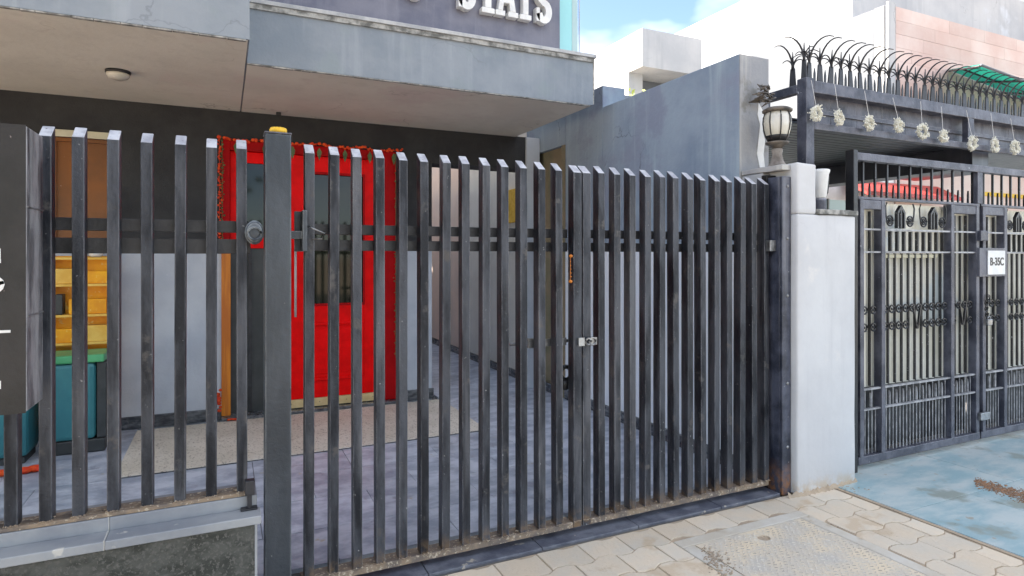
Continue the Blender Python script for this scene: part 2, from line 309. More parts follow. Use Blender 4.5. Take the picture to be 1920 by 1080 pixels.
# manhole
mh = thing('manhole_cover', 'square sandy chequer-plate manhole cover with a finger hole set in the pavement', 'manhole cover', (2.6, 2.08, 0))
fr = MB(); ci = .075
fr.box(HX0, HX1, HY1-ci, HY1, -.02, .003).box(HX0, HX1, HY0, HY0+ci, -.02, .003)
fr.box(HX0, HX0+ci, HY0+ci, HY1-ci, -.02, .003).box(HX1-ci, HX1, HY0+ci, HY1-ci, -.02, .003); fr.build('frame', M['concrete'], mh, bevel=.006)
ix0, ix1, iy0, iy1 = HX0+ci+.006, HX1-ci-.006, HY0+ci+.006, HY1-ci-.006
hx, hy = gr(1432, 1009); hr = .032
pl = MB(); n = 16
circ = [(hx+hr*1.15*math.cos(2*math.pi*k/n), hy+hr*math.sin(2*math.pi*k/n)) for k in range(n)]
bm = bmesh.new(); ov = [bm.verts.new((x,y,.002)) for x,y in ((ix0,iy0),(ix1,iy0),(ix1,iy1),(ix0,iy1))]; iv = [bm.verts.new((x,y,.002)) for x,y in circ]
eg = [bm.edges.new((ov[i], ov[(i+1)%4])) for i in range(4)]+[bm.edges.new((iv[i], iv[(i+1)%n])) for i in range(n)]
bmesh.ops.triangle_fill(bm, use_beauty=True, edges=eg)
ret = bmesh.ops.extrude_face_region(bm, geom=bm.faces[:]); bmesh.ops.translate(bm, vec=(0,0,-.015), verts=[v for v in ret['geom'] if isinstance(v, bmesh.types.BMVert)])
bmesh.ops.recalc_face_normals(bm, faces=bm.faces[:]); me = bpy.data.meshes.new('plate'); bm.to_mesh(me); me.materials.append(M['manhole'])
place('plate', me, mh)
tr = MB(); a = 0
yy = iy0+.02; row = 0
while yy < iy1-.01:
    xx = ix0+.02+(row % 2)*.017
    while xx < ix1-.01:
        if (xx-hx)**2+(yy-hy)**2 > (hr+.012)**2:
            d = .008 if (row+int(xx/.034)) % 2 else -.008; c = .004
            tr.add([(xx-.008,yy-d*.5-.002,.0022),(xx+.008,yy+d*.5-.002,.0022),(xx+.008,yy+d*.5+.002,.0022),(xx-.008,yy-d*.5+.002,.0022),(xx-.005,yy-d*.3,.0062),(xx+.005,yy+d*.3,.0062)],
                   [(0,1,5,4),(2,3,4,5),(1,2,5),(3,0,4)])
        xx += .034
    yy += .021; row += 1
tr.build('tread_pattern', M['tread'], mh, stuff=True)
MB().box(hx-.05, hx+.05, hy-.05, hy+.05, -.03, -.014).build('pit_bottom', M['sand'], mh)
# threshold strip of slate slabs
th = MB().box(.262, 3.15, 2.748, 2.99, -.04, .0).build('threshold', M['joint'], kind='structure')
x = .265
while x < 3.12:
    b = min(x+.6, 3.15); MB().box(x+.002, b-.002, 2.75, 2.985, 0, .016).build('slab', M['threshold'], th, bevel=.003); x += .6
# forecourt floor
floor = MB().box(-5, 3.15, 2.99, 12, -.04, .03).build('forecourt_floor', M['joint'], kind='structure')
ys = [2.992]+[3.42+.46*i for i in range(4)]
tiles = []
y = 2.992; rows = [(2.992,3.38),(3.38,3.82),(3.82,4.26),(4.26,4.70)]
for j, (a, b) in enumerate(rows):
    x = -2.6+(j % 2)*.3
    while x < 3.14:
        c = min(x+.62, 3.147); MB().box(x+.002, c-.002, a+.002, b-.002, .03, .05+random.uniform(-.0008,.0008)).build('tile', M['slate'], floor); x += .62
for j in range(9):
    a = 4.70+j*.6
    x = 1.99
    while x < 3.1:
        c = min(x+.58, 3.147); MB().box(x+.002, c-.002, a+.002, a+.598, .03, .05+random.uniform(-.0008,.0008)).build('tile', M['slate'], floor); x += .58
for x in (-2.6, -1.95, -1.3):
    for (a, b) in ((4.70,5.3),(5.3,5.98)):
        MB().box(x+.002, x+.648, a+.002, b-.002, .03, .05).build('tile', M['slate'], floor)
mt = MB()
MB().box(-.65, 1.985, 4.703, 5.90, .03, .058).build('granite_strip', M['granite_mat'], floor, bevel=.003)
MB().box(-.645, 1.98, 4.690, 4.7015, .03, .055).build('edge_trim', M['darkstone'], floor)
# driveway of the neighbour
drv = MB().box(3.58, 12, -.45, 9, -.05, -.01).build('driveway', M['joint'], kind='structure')
yv = [2.9, 2.26, 1.46, .8, -.4]
for j in range(4):
    x = 3.60+(-.5 if j % 2 else 0)
    while x < 8:
        a = max(x, 3.60); b = x+1.15
        if b-a > .05: MB().box(a+.002, b-.002, yv[j+1]+.002, yv[j]-.002, -.01, .004+random.uniform(-.0006,.0006)).build('stone_slab', M['drive'], drv, bevel=.002)
        x += 1.15
MB().box(3.572, 3.597, -.4, 2.70, -.03, .001).build('edge_strip', M['sand'], drv)
# loose dirt
dm = MB()
for i in range(1500):
    t = random.random(); u = random.gauss(0, .28)
    px = 1828+t*110; py = 903+t*34+u*(12+t*10)
    gx, gy = gr(px, py, .004); s = random.uniform(.0015, .005)*(2.2 if random.random() < .1 else 1)
    dm.ball((gx, gy, .005), s, (1.3, 1, .5), 5, 3)
dm.build('scattered_dirt', M['dirt'], stuff=True, label='reddish brown dirt scattered on the pale blue driveway slabs', cat='dirt')
dm = MB()
for i in range(260):
    px = random.choice([random.gauss(1350,14), random.gauss(1335,10), random.uniform(1330,1640)]); 
    py = 1050+random.gauss(0,10)+(px-1335)*.5 if px < 1400 else 893+(px-1450)*.14+abs(random.gauss(0,5))
    gx, gy = gr(px, py, 0); s = random.uniform(.002, .007)
    dm.ball((gx, gy, .004), s, (1.3, 1, .5), 5, 3)
dm.build('sand_crumbs', M['sand'], stuff=True, label='tan sand crumbs gathered at manhole corner and below the white pillar', cat='sand')

# ================================================================== HOTEL BUILDING
hb = thing('building', 'building front with charcoal and grey wall, red door and blue-grey concrete canopy', 'building', (0, 6, 0))
WY = 6.0
def wall(x0, x1, z0, z1, m, y0=WY, y1=WY+.25, name='wall'): return MB().box(x0, x1, y0, y1, z0, z1).build(name, m, hb)
DX0, DX1, DZ = -.02, 1.578, 2.53
ZS = 1.56
wx0, wx1, wz0, wz1 = -1.253, -.782, 1.60, 2.46
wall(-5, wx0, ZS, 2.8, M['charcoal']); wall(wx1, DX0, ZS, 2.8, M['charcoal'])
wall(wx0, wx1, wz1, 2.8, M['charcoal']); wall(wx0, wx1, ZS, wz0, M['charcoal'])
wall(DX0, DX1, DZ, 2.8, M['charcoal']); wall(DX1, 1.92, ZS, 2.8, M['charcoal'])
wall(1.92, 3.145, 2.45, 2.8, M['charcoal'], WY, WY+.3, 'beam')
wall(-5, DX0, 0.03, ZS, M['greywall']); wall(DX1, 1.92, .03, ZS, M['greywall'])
wall(1.88, 1.92, .03, 2.45, M['greywall'], WY+.25, 11, 'passage_wall')
wall(1.92, 3.15, .03, 3.0, M['pinkwall'], 11, 11.2, 'passage_end_wall')
MB().box(-6, 2.58, 4.72, 6.25, 4.6, 7.3).build('upper_storey', M['fascia'], hb); MB().box(.16, 2.58, 4.72, 6.25, 3.21, 4.598).build('upper_storey', M['charcoal'], hb); MB().box(-6, 1.90, 6.26, 11, 2.8, 4.4).build('unseen_rear_wing', M['fascia'], hb)  # unseen storey and rear wing, sized to block the sun from forecourt and passage
MB().box(-5, DX0-.002, WY-.018, WY, .05, .155).build('skirting', M['darkstone'], hb, bevel=.003)
MB().box(DX1+.002, 1.935, WY-.018, WY, .05, .155).build('skirting', M['darkstone'], hb, bevel=.003)
MB().box(DX0, DX1, WY-.11, WY+.1, .045, .085).build('door_sill', M['darkstone'], hb, bevel=.004)
wall(-5, 1.88, .03, 2.8, M['charcoal'], 6.6, 6.7, 'interior_wall')
# amber window
wn = MB().box(wx0-.03, wx1, WY-.02, WY+.0, wz1, wz1+.055).build('window', M['cream'], hb)
MB().box(wx0, wx1, WY+.06, WY+.07, wz0, wz1).build('pane', M['brownglass'], wn)
f = MB(); f.box(wx0, wx0+.03, WY+.03, WY+.06, wz0, wz1).box(wx1-.03, wx1, WY+.03, WY+.06, wz0, wz1).box(wx0+.03, wx1-.03, WY+.03, WY+.06, wz1-.03, wz1).box(wx0+.03, wx1-.03, WY+.03, WY+.06, wz0, wz0+.03); f.build('frame', M['brownglass'], wn)
# door surround
fr = MB(); fr.box(DX0, DX0+.07, WY-.03, WY+.12, 1.57, DZ).box(1.385, DX1, WY-.03, WY+.12, .085, DZ).box(DX0+.07, 1.385, WY-.03, WY+.12, 2.44, DZ).build('door_frame', M['darkred'], hb, bevel=.006)
MB().box(DX0, DX0+.075, WY-.03, WY+.12, .085, 1.568).build('door_post', M['orange_wood'], hb, bevel=.005)
# side panel (left of the door)
sp = MB().box(.051, .50, WY+.02, WY+.07, 1.57, 1.72).box(.051, .13, WY+.02, WY+.07, 1.72, 2.44).box(.42, .50, WY+.02, WY+.07, 1.72, 2.44).box(.13, .42, WY+.02, WY+.07, 2.34, 2.44).build('side_panel', M['red'], hb, bevel=.004)
MB().box(.13, .42, WY+.04, WY+.05, 1.72, 2.34).build('pane', M['doorglass'], sp)
MB().box(.055, .503, WY+.05, WY+.07, .086, 1.60).build('dark_panel', M['darkgrey'], sp)
MB().box(.20, .23, WY+.03, WY+.05, .10, 1.568).box(.40, .44, WY+.03, WY+.05, .10, 1.568).build('mullion', M['rail'], sp)
# door leaf
dx0, dx1 = .505, 1.383; gx0, gx1, gz0, gz1 = .687, 1.225, 1.05, 2.27
d = MB(); d.box(dx0, gx0, WY-.01, WY+.045, .17, 2.435).box(gx1, dx1, WY-.01, WY+.045, .17, 2.435).box(gx0, gx1, WY-.01, WY+.045, gz1, 2.435).box(gx0, gx1, WY-.01, WY+.045, .17, gz0)
dr = d.build('door', M['red'], hb, bevel=.003)
MB().box(gx0, gx1, WY+.012, WY+.022, gz0, gz1).build('pane', M['doorglass'], dr)
b = MB(); b.box(gx0-.012, gx1+.012, WY-.02, WY-.008, gz0-.02, gz0+.002).box(gx0-.012, gx0+.004, WY-.02, WY-.008, gz0+.002, gz1-.002).box(gx1-.004, gx1+.012, WY-.02, WY-.008, gz0+.002, gz1-.002).box(gx0-.012, gx1+.012, WY-.02, WY-.008, gz1-.002, gz1+.02); b.build('glazing_bead', M['darkred'], dr)
b = MB(); px0, px1, pz0, pz1 = .687, 1.225, .33, .87
b.box(px0, px1, WY-.036, WY-.010, pz1-.022, pz1).box(px0, px1, WY-.036, WY-.010, pz0, pz0+.022).box(px0, px0+.022, WY-.024, WY-.010, pz0+.022, pz1-.022).box(px1-.022, px1, WY-.024, WY-.010, pz0+.022, pz1-.022); b.build('panel_moulding', M['red'], dr, bevel=.005)
MB().box(px0+.06, px1-.06, WY-.018, WY-.010, pz0+.06, pz1-.06).build('raised_panel', M['red'], dr, bevel=.006)
MB().box(dx0, dx1, WY-.018, WY+.045, .092, .168).build('kick_strip', M['brass'], dr)
sw = MB()
for q in range(7): sw.ball((dx0+.06+q*.125, WY-.0185, .13), .004, (1,.5,1), 6, 4)
sw.build('screws', M['rail'], dr, stuff=True)
h = MB().tube([(.595, WY-.07, .94), (.595, WY-.07, 1.61)], .011, 10); h.tube([(.595, WY-.07, 1.0), (.595, WY-.008, 1.0)], .008, 8).tube([(.595, WY-.07, 1.55), (.595, WY-.008, 1.55)], .008, 8)
h.build('handle', M['coping_metal'], dr)
# canopy
SZ = 2.8
can = MB().box(-6, .14, 4.0, 6.25, SZ, 4.6).build('canopy', M['fascia'], hb)
MB().box(-6, .13, 4.014, 6.0, SZ-.006, SZ-.001).build('soffit', M['soffit'], can)
can2 = MB().box(.142, 2.88, 4.48, 6.25, SZ, 3.20).build('canopy', M['fascia'], hb)
MB().box(.142, 2.865, 4.494, 6.0, SZ-.006, SZ-.001).build('soffit', M['soffit'], can2)
MB().box(.142, 2.905, 4.455, 4.70, 3.202, 3.232).build('coping', M['coping_metal'], can2, bevel=.004)
MB().box(.142, 2.885, 4.465, 4.4785, 3.165, 3.20).build('drip_edge', M['edge_dark'], can2)
MB().box(2.8805, 2.895, 4.485, 6.2, 2.81, 3.20).build('side_render', M['edge_dark'], can2)
# irregular chipped lower edge lines
for (x0, x1, yy) in ((-3., .13, 4.0), (.142, 2.87, 4.48)):
    ce = MB(); x = x0
    while x < x1-.05:
        b2 = min(x+random.uniform(.04,.16), x1); ce.box(x, b2-.004, yy-.004-random.random()*.003, yy+.02, SZ-.009-random.random()*.004, SZ-.0075+.004); x = b2
    ce.build('chipped_edge', M['edge_dark'], can if x0 < 0 else can2, stuff=True)
# sign board on the parapet
sg = MB().box(.145, 2.62, 4.60, 4.64, 3.234, 4.4).build('sign_board', mat('sign_board_paint', (.10,.105,.15), (.17,.17,.21), 2.5, .4, 0, .15, 30, streak=(.25,.25,.29), streak_amt=.4), hb)
MB().box(2.623, 2.80, 4.70, 4.712, 3.20, 4.4).build('glass_panel', M['tealglass'], hb)
MB().box(2.803, 2.86, 4.70, 4.712, 3.20, 4.4).build('glass_panel', M['clearglass'], hb)
MB().box(2.875, 2.882, 4.70, 4.707, 3.20, 4.4).build('railing_rod', M['coping_metal'], hb)
def sweep2d(path, wd, y0, y1, mb):
    Lp, Rp = [], []
    for i, p in enumerate(path):
        a = Vector(path[max(i-1,0)]); b = Vector(path[min(i+1,len(path)-1)]); dd = (b-a).normalized(); nn = Vector((-dd.y, dd.x)); w_ = wd[i] if isinstance(wd, list) else wd
        p = Vector(p); Lp.append(p+nn*w_/2); Rp.append(p-nn*w_/2)
    for i in range(len(path)-1):
        q = [Rp[i], Rp[i+1], Lp[i+1], Lp[i]]; mb.prism([(v.x, v.y) for v in q], y0, y1)
def letter(ch, x, z, H=.36, W=.125):
    mb = MB(); y0, y1 = 4.535, 4.598
    def S(a, b): return (x+a*W, z+b*H)
    if ch == 'S':
        pts = []
        for k in range(0, 15): a = R(-165+k*(165+90)/14); pts.append(S(.02+.30*1.25*math.cos(a), .27+.20*math.sin(a)))
        for k in range(1, 15): a = R(-90-k*(255)/14); pts.append(S(.0+.30*1.15*math.cos(a), .69+.19*math.sin(a)))
        sweep2d(pts, .058, y0, y1, mb)
        mb.prism([S(-.55,.03), S(-.30,.03), S(-.30,.34), S(-.55,.34)], y0, y1); mb.prism([S(.28,.66), S(.5,.66), S(.5,.97), S(.28,.97)], y0, y1)
    elif ch == 'T':
        mb.prism([S(-.22,.12),S(.22,.12),S(.22,.88),S(-.22,.88)], y0, y1).prism([S(-.45,0),S(.45,0),S(.45,.12),S(-.45,.12)], y0, y1)
        mb.prism([S(-.65,.88),S(.65,.88),S(.65,1),S(-.65,1)], y0, y1).prism([S(-.65,.7),S(-.45,.7),S(-.45,.88),S(-.65,.88)], y0, y1).prism([S(.45,.7),S(.65,.7),S(.65,.88),S(.45,.88)], y0, y1)
    elif ch == 'A':
        mb.prism([S(-.62,.12),S(-.28,.12),S(.06,1),S(-.22,1)], y0, y1).prism([S(.24,.12),S(.66,.12),S(.24,1),S(-.06,1)], y0+.001, y1)
        mb.prism([S(-.3,.3),S(.4,.3),S(.36,.42),S(-.26,.42)], y0+.002, y1)
        mb.prism([S(-.8,0),S(-.12,0),S(-.12,.12),S(-.8,.12)], y0, y1).prism([S(.1,0),S(.82,0),S(.82,.12),S(.1,.12)], y0, y1)
    elif ch == 'Y':
        mb.prism([S(-.2,.12),S(.2,.12),S(.2,.5),S(-.2,.5)], y0, y1).prism([S(-.42,0),S(.42,0),S(.42,.12),S(-.42,.12)], y0, y1)
        mb.prism([S(-.2,.5),S(.1,.5),S(-.3,1),S(-.62,1)], y0, y1).prism([S(-.1,.5),S(.2,.5),S(.62,1),S(.3,1)], y0+.001, y1)
        mb.prism([S(-.8,.9),S(-.2,.9),S(-.2,1),S(-.8,1)], y0-.001, y1).prism([S(.2,.9),S(.8,.9),S(.8,1),S(.2,1)], y0-.001, y1)
    elif ch == 'O':
        pts = [S(.5*math.cos(R(a)), .5+.42*math.sin(R(a))) for a in range(0, 381, 20)]
        sweep2d(pts, .055, y0, y1, mb)
    elif ch == 'I':
        mb.prism([S(-.2,.12),S(.2,.12),S(.2,1),S(-.2,1)], y0, y1).prism([S(-.4,0),S(.4,0),S(.4,.12),S(-.4,.12)], y0, y1)
    mb.build('letter', M['white'], sg, bevel=.004)
for ch, x in (('S',1.74),('T',1.925),('A',2.09),('Y',2.262),('S',2.43),('O',1.325)): letter(ch, x, 3.455)
# ceiling lamp on the soffit
cl = thing('ceiling_lamp', 'round cream dome lamp fixed under the concrete canopy', 'lamp', (-.67, 5.05, 2.794))
MB().lathe([(.078,2.7935),(.078,2.778),(.074,2.774)], -.67, 5.05, 28).build('base', M['rail'], cl)
MB().lathe([(.073,2.7735),(.07,2.757),(.06,2.745),(.04,2.737),(.01,2.734)], -.67, 5.05, 28).build('diffuser', M['lampglass'], cl)
# small hooks along soffit edge
for (px, py, c) in ((522, 210, 'charcoal'),):
    X, Z = at(px, py, 5.9); MB().box(X-.02, X+.02, 5.86, 5.9, 2.765, 2.793).build('junction_box', M['charcoal'], hb, bevel=.003)
# garland
gl = thing('door_garland', 'red and orange flower garland strung round the red door frame with leaf pendants', 'garland', (.78, 5.95, 2.53))
def strand(pts, n, name, r=.013, m='orange', parent=gl):
    s = MB(); s.tube(pts, .002, 4)
    for i in range(n):
        t = i/(n-1)*(len(pts)-1); k = min(int(t), len(pts)-2); p = Vector(pts[k]).lerp(Vector(pts[k+1]), t-k)
        s.ball(p+Vector((random.gauss(0,.008), random.gauss(0,.005), random.gauss(0,.006))), random.uniform(.6,1.15)*r, (1,1,.85), 6, 4)
    return s.build(name, M[m], parent, stuff=True)
strand([(-.035, 5.94, 2.55), (-.035, 5.94, 1.55)], 62, 'side_strand'); strand([(1.553, 5.94, 2.53), (1.553, 5.94, .35)], 110, 'side_strand', .012)
strand([(-.012, 5.935, 2.53), (-.012, 5.935, 1.62)], 40, 'leaf_strand', .010, 'leaf'); strand([(1.530, 5.935, 2.5), (1.530, 5.935, .5)], 70, 'leaf_strand', .009, 'leaf')
tp = [(-.04+1.64*k/12, 5.94, 2.545-.02*math.sin(math.pi*(k % 3)/3)) for k in range(13)]
strand(tp, 90, 'top_strand', .016)
for k in range(7):
    X = .1+k*.235; l = MB(); l.prism([(X,2.51),(X+.022,2.47),(X+.014,2.43),(X,2.39),(X-.014,2.43),(X-.022,2.47)], 5.93, 5.933); l.build('leaf_pendant', M['leaf'], gl)
strand([(-.03, 5.90, .32), (-.03, 5.90, .16)], 7, 'lower_tassel', .022); 
fl = MB()
for k in range(5): fl.ball((.04+.02*k, 5.86+random.random()*.02, .075), .014, (1.2,1,.7), 6, 4)
fl.build('fallen_flowers', M['orange'], stuff=True, label='few orange petals fallen on the floor by the door post', cat='flowers')
# things beside the wall, left
cab = thing('shelf', 'golden yellow shelf unit with small goods standing behind the bin', 'shelf', (-1.03, 5.85, .05))
MB().box(-1.235, -.80, 5.93, 5.975, .16, 1.50).build('back_board', M['yellow'], cab)
for z in (.62, .80, 1.02, 1.26, 1.47): MB().box(-1.235, -.80, 5.80, 5.928, z, z+.02).build('shelf_board', M['yellow_lt'], cab, bevel=.003)
MB().box(-1.25, -1.236, 5.80, 5.975, .16, 1.50).build('side_board', M['yellow'], cab); MB().box(-.799, -.785, 5.80, 5.975, .16, 1.36).build('side_board', M['yellow'], cab)
for i, (x, z, w_, h_, c) in enumerate(((-1.2,.64,.16,.10,'clearglass'),(-1.02,.64,.2,.1,'yellow_lt'),(-1.20,.82,.18,.11,'yellow'),(-1.0,.82,.18,.13,'yellow_lt'),(-1.19,1.04,.05,.16,'darkgrey'),(-1.1,1.04,.25,.12,'yellow'),(-1.21,1.28,.17,.12,'yellow_lt'),(-1.0,1.28,.17,.10,'yellow'))):
    lb = ('pale glass box on lowest shelf of the yellow unit','light yellow carton on lowest shelf of the yellow unit','deep yellow box at left of second shelf','light yellow box at right of second shelf','narrow dark bottle-like packet on third shelf','wide yellow box beside dark packet on third shelf','light yellow box at left of top shelf','deep yellow box at right of top shelf')[i]
    MB().box(x, x+w_, 5.815, 5.92, z+.001, z+h_).build('box', M[c], bevel=.005, label=lb, cat='box')
MB().lathe([(.03,1.491),(.045,1.50),(.05,1.53),(.03,1.56),(.012,1.58)], -.93, 5.87, 12).build('ornament', M['white'], label='small white ornament on top of the yellow shelf unit', cat='ornament')
bn = thing('bin', 'teal plastic bin with a green rim on a black base behind the fence', 'bin', (-.99, 5.55, .05))
MB().slab([(-1.17,5.40),(-.86,5.40),(-.86,5.70),(-1.17,5.70)], .15, .715).build('body', M['teal'], bn, bevel=.03)
MB().box(-1.185,-.80,5.385,5.73,.716,.775).build('rim', M['green'], bn, bevel=.012)
MB().box(-.855,-.79,5.42,5.70,.15,.715).build('dark_side', M['darkgrey'], bn, bevel=.01)  # right side of the bin, darker than its body
MB().box(-1.16,-.80,5.41,5.72,.052,.148).build('base', M['darkgrey'], bn, bevel=.01)
bn2 = thing('bin', 'second teal bin half hidden behind the black sign box', 'bin', (-1.43, 5.4, .05))
MB().box(-1.62,-1.24,5.30,5.62,.10,.72).build('body', M['teal'], bn2, bevel=.03); MB().box(-1.63,-1.23,5.29,5.63,.722,.775).build('rim', M['green'], bn2, bevel=.012); MB().box(-1.60,-1.26,5.32,5.60,.052,.098).build('base', M['darkgrey'], bn2)
cb = MB()
for k in range(5): cb.ball((-1.33+.06*k, 5.08+.02*(k % 2), .07), .05, (1.2,.8,.45), 8, 5)
cb.build('cloth', M['orange'], label='crumpled orange-red cloth on the floor by the bins', cat='cloth')

# ================================================================== BOUNDARY WALL (right of the forecourt)
bw = thing('boundary_wall', 'tall blue-grey rendered side wall between the forecourt and the neighbour', 'wall', (3.3, 5, 0))
MB().box(3.152, 3.42, 3.092, 4.74, 0, 2.87).build('wall', M['sidewall'], bw, bevel=.008)
MB().box(3.152, 3.40, 4.742, 5.42, 0, 3.07).build('tall_wall', M['sidewall'], bw, bevel=.006)
MB().box(3.147, 3.1515, 3.10, 5.41, .146, 1.56).build('lower_pale_band', M['lowband'], bw)  # lower part of the side wall, paler than the wall above
MB().box(3.155, 3.419, 3.085, 3.0915, 0, 2.865).build('end_face', M['sideend'], bw)
MB().box(3.152, 3.40, 5.422, 6.3, 2.64, 3.0).build('lintel', M['sidewall'], bw)
MB().box(3.20, 3.40, 5.422, 6.3, 0, 2.638).build('recess_wall', M['olive'], bw)
MB().box(3.152, 3.20, 5.422, 5.50, 0, 2.638).build('jamb', M['olive'], bw); 
MB().box(2.985, 3.148, 5.97, 6.1, .05, 2.795).build('pier', M['greywall'], bw, bevel=.005)
MB().box(3.152, 3.40, 6.302, 8.3, 0, 3.0).build('passage_side', M['beige'], bw); MB().box(3.154, 3.40, 8.302, 11.2, 0, 3.0).build('passage_side', M['pinkwall'], bw)
for a, b in ((3.10,4.3),(4.302,5.40),(5.51,5.96),(6.4,8.0),(8.0,9.5),(9.5,10.9)): MB().box(3.125, 3.15, a, b-.003, .05, .145).build('skirting', M['darkstone'], bw, bevel=.003)
MB().box(3.11, 3.15, 6.47, 6.85, 1.90, 2.30).build('yellow_sign', M['marigold'], bevel=.01, label='plain yellow notice board on the passage wall behind the gate', cat='sign')

# ================================================================== LOW WALL, FENCE, POST, GATE
lw = thing('low_wall', 'low dark speckled granite wall with grey stone coping under the left fence', 'wall', (-1, 2.85, 0))
MB().box(-3, .115, 2.745, 2.96, 0, .375).build('core', M['joint'], lw)
x = .115
for wd in (.92, .9, .9):
    MB().box(x-wd+.002, x, 2.722, 2.744, 0, .398).build('marble_slab', M['greenmarble'], lw, bevel=.002); x -= wd
cj = [.139, -.405, -1.2, -2.0]
for a, b in zip(cj[1:], cj[:-1]):
    MB().box(a+.003, b, 2.708, 2.81, .402, .437).build('coping_slab', M['coping_stone'], lw, bevel=.004)
    MB().box(a+.003, b-(.012 if b > 0 else 0), 2.812, 2.985, .402, .486).build('coping_slab', M['coping_stone'], lw, bevel=.004)
for j in cj[1:3]:
    MB().box(j-.0025, j+.0025, 2.7105, 2.81, .403, .4372).box(j-.0025, j+.0025, 2.8145, 2.98, .403, .4862).build('grout_line', M['grout'], lw)
MB().box(.117, .128, 2.80, 2.98, .0, .40).build('end_fillet', M['whitewash'], lw)

BW, BD = .041, .062
def bar_mesh(z0, z1, wdt=BW, dep=BD):
    h = wdt/2; m = MB()
    v = [(-h,0,0),(h,0,0),(h,dep,0),(-h,dep,0),(-h,0,z1-z0-.048),(h,0,z1-z0-.048),(h,dep,z1-z0),(-h,dep,z1-z0)]
    m.add(v, [(0,3,2,1),(4,5,6,7),(0,1,5,4),(1,2,6,5),(2,3,7,6),(3,0,4,7)])
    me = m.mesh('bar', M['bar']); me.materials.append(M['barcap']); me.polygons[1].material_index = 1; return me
GY = 2.82
fe = thing('fence', 'left section of dark slatted metal fence standing on the low marble wall', 'fence', (-.4, GY, .49))
fm = bar_mesh(.49, 2.0)
for X in (.07,-.047,-.162,-.276,-.391,-.503,-.605,-.709,-.815,-.925,-1.04): place('bar', fm, fe, (X, GY, .525+random.uniform(-.003,.003)-.035), (0, R(random.uniform(-.12,.12)), 0), bevel=.0035)
MB().box(-1.2, .105, GY+BD+.001, GY+BD+.028, 1.60, 1.65).build('rail', M['rail'], fe, bevel=.002)
MB().box(-1.2, .105, GY+BD+.001, GY+BD+.028, 1.51, 1.572).build('rail', M['rail'], fe, bevel=.002)
MB().box(-1.2, .10, GY-.004, GY+.085, .4875, .503).build('bottom_rail', M['dust'], fe, bevel=.002)
X, Z = at(468, 912, 2.80); lp = MB(); lp.box(X-.018, X+.018, 2.775, 2.815, Z-.03, Z+.03).box(X-.009, X+.009, 2.785, 2.81, .4385, Z-.028).box(X-.035, X+.03, 2.775, 2.81, .4375, .446)
lp.build('foot_bracket', M['rail'], fe, bevel=.003)
X, Z = at(477, 436, 2.80); lt = MB(); lt.lathe([(.002,0),(.03,0),(.038,.006),(.03,.014),(.002,.016)], 0, 0, 18)
lv = [(vx+X, 2.80-vz, vy*1.35+Z) for vx, vy, vz in lt.v]; lt.v = lv; lt.ring(X, 2.78, Z-.005, .026, .005, 14); lt.build('latch_plate', M['post'], fe)
# post
po = thing('gate_post', 'thick blue-grey square steel post between the fence and the gate', 'post', (.21, 2.835, 0))
MB().box(.157, .262, 2.78, 2.89, 0, 2.02).build('tube', M['post'], po, bevel=.005); MB().box(.155, .264, 2.778, 2.892, 2.021, 2.028).build('cap', M['frame_grey'], po, bevel=.002)
mg = MB(); mg.lathe([(.028,2.0285),(.036,2.033),(.036,2.045),(.03,2.051)], .213, 2.83, 14)
for k in range(14): a = k*.449; mg.ball((.213+.026*math.cos(a), 2.83+.026*math.sin(a), 2.048), .010, (1,1,.7), 5, 4)
mg.build('flower', M['marigold'], label='yellow marigold head lying on top of the thick gate post', cat='flower')
# gate leaves
def welds(par, xs, z):
    k = MB()
    for X in xs:
        for q in range(7): k.ball((X-BW/2+BW*q/6, GY-.0015, z+random.uniform(-.002,.003)), random.uniform(.0035,.006), (1,1,.9), 5, 3)
        k.ball((X+random.uniform(-.03,.03), GY+.03, z+.004), random.uniform(.006,.012), (1.5,1.2,.5), 6, 3)
    k.build('weld_beads', M['dust'], par, stuff=True)
welds(fe, (.07,-.047,-.162,-.276,-.391,-.503,-.605,-.709), .505)
def gate(label, xs, st, rails, b0, b1, loc):
    g = thing('gate_leaf', label, 'gate', loc)
    gm = bar_mesh(.075, 2.0)
    for X in xs: place('bar', gm, g, (X, GY, .076+random.uniform(-.003,.002)), (R(random.uniform(-.12,.12)), R(random.uniform(-.17,.17)), R(random.uniform(-2.2,2.2))), bevel=.0035)
    sm = bar_mesh(.045, 1.995, .05)
    place('stile', sm, g, (st, GY, .046), (0,0,0), bevel=.0035)
    for a, b in rails: MB().box(b0, b1, GY+BD+.001, GY+BD+.028, a, b).build('rail', M['rail'], g, bevel=.002)
    MB().box(b0, b1, GY+.002, GY+.088, .046, .075).build('bottom_rail', M['dust'], g, bevel=.002)
    welds(g, list(xs)+[st], .078)
    return g
RL = ((1.598,1.645),(1.524,1.573))
g1 = gate('left gate leaf with thirteen dark bars between the thick post and the meeting stiles', [.341+.1056*i for i in range(13)], 1.717, RL, .31, 1.69, (.31, GY, 0))
g2 = gate('right gate leaf of closely seen dark bars hung beside the white pillar', [1.872+.1034*i for i in range(13)], 1.775, RL, 1.802, 3.13, (3.13, GY, 0))
# hinge bracket at post
hb2 = MB(); hb2.box(.262+.001, .325, 2.83, 2.86, 1.575, 1.61).box(.285, .345, 2.885, 2.90, 1.52, 1.70).box(.31, .33, 2.80, 2.86, 1.52, 1.70); hb2.build('hinge_bracket', M['post'], g1, bevel=.003)
MB().tube([(.335,2.80,1.63),(.35,2.78,1.62),(.40,2.78,1.60),(.39,2.79,1.575),(.35,2.80,1.575)], .004, 6).build('hook', M['steel'], g1)
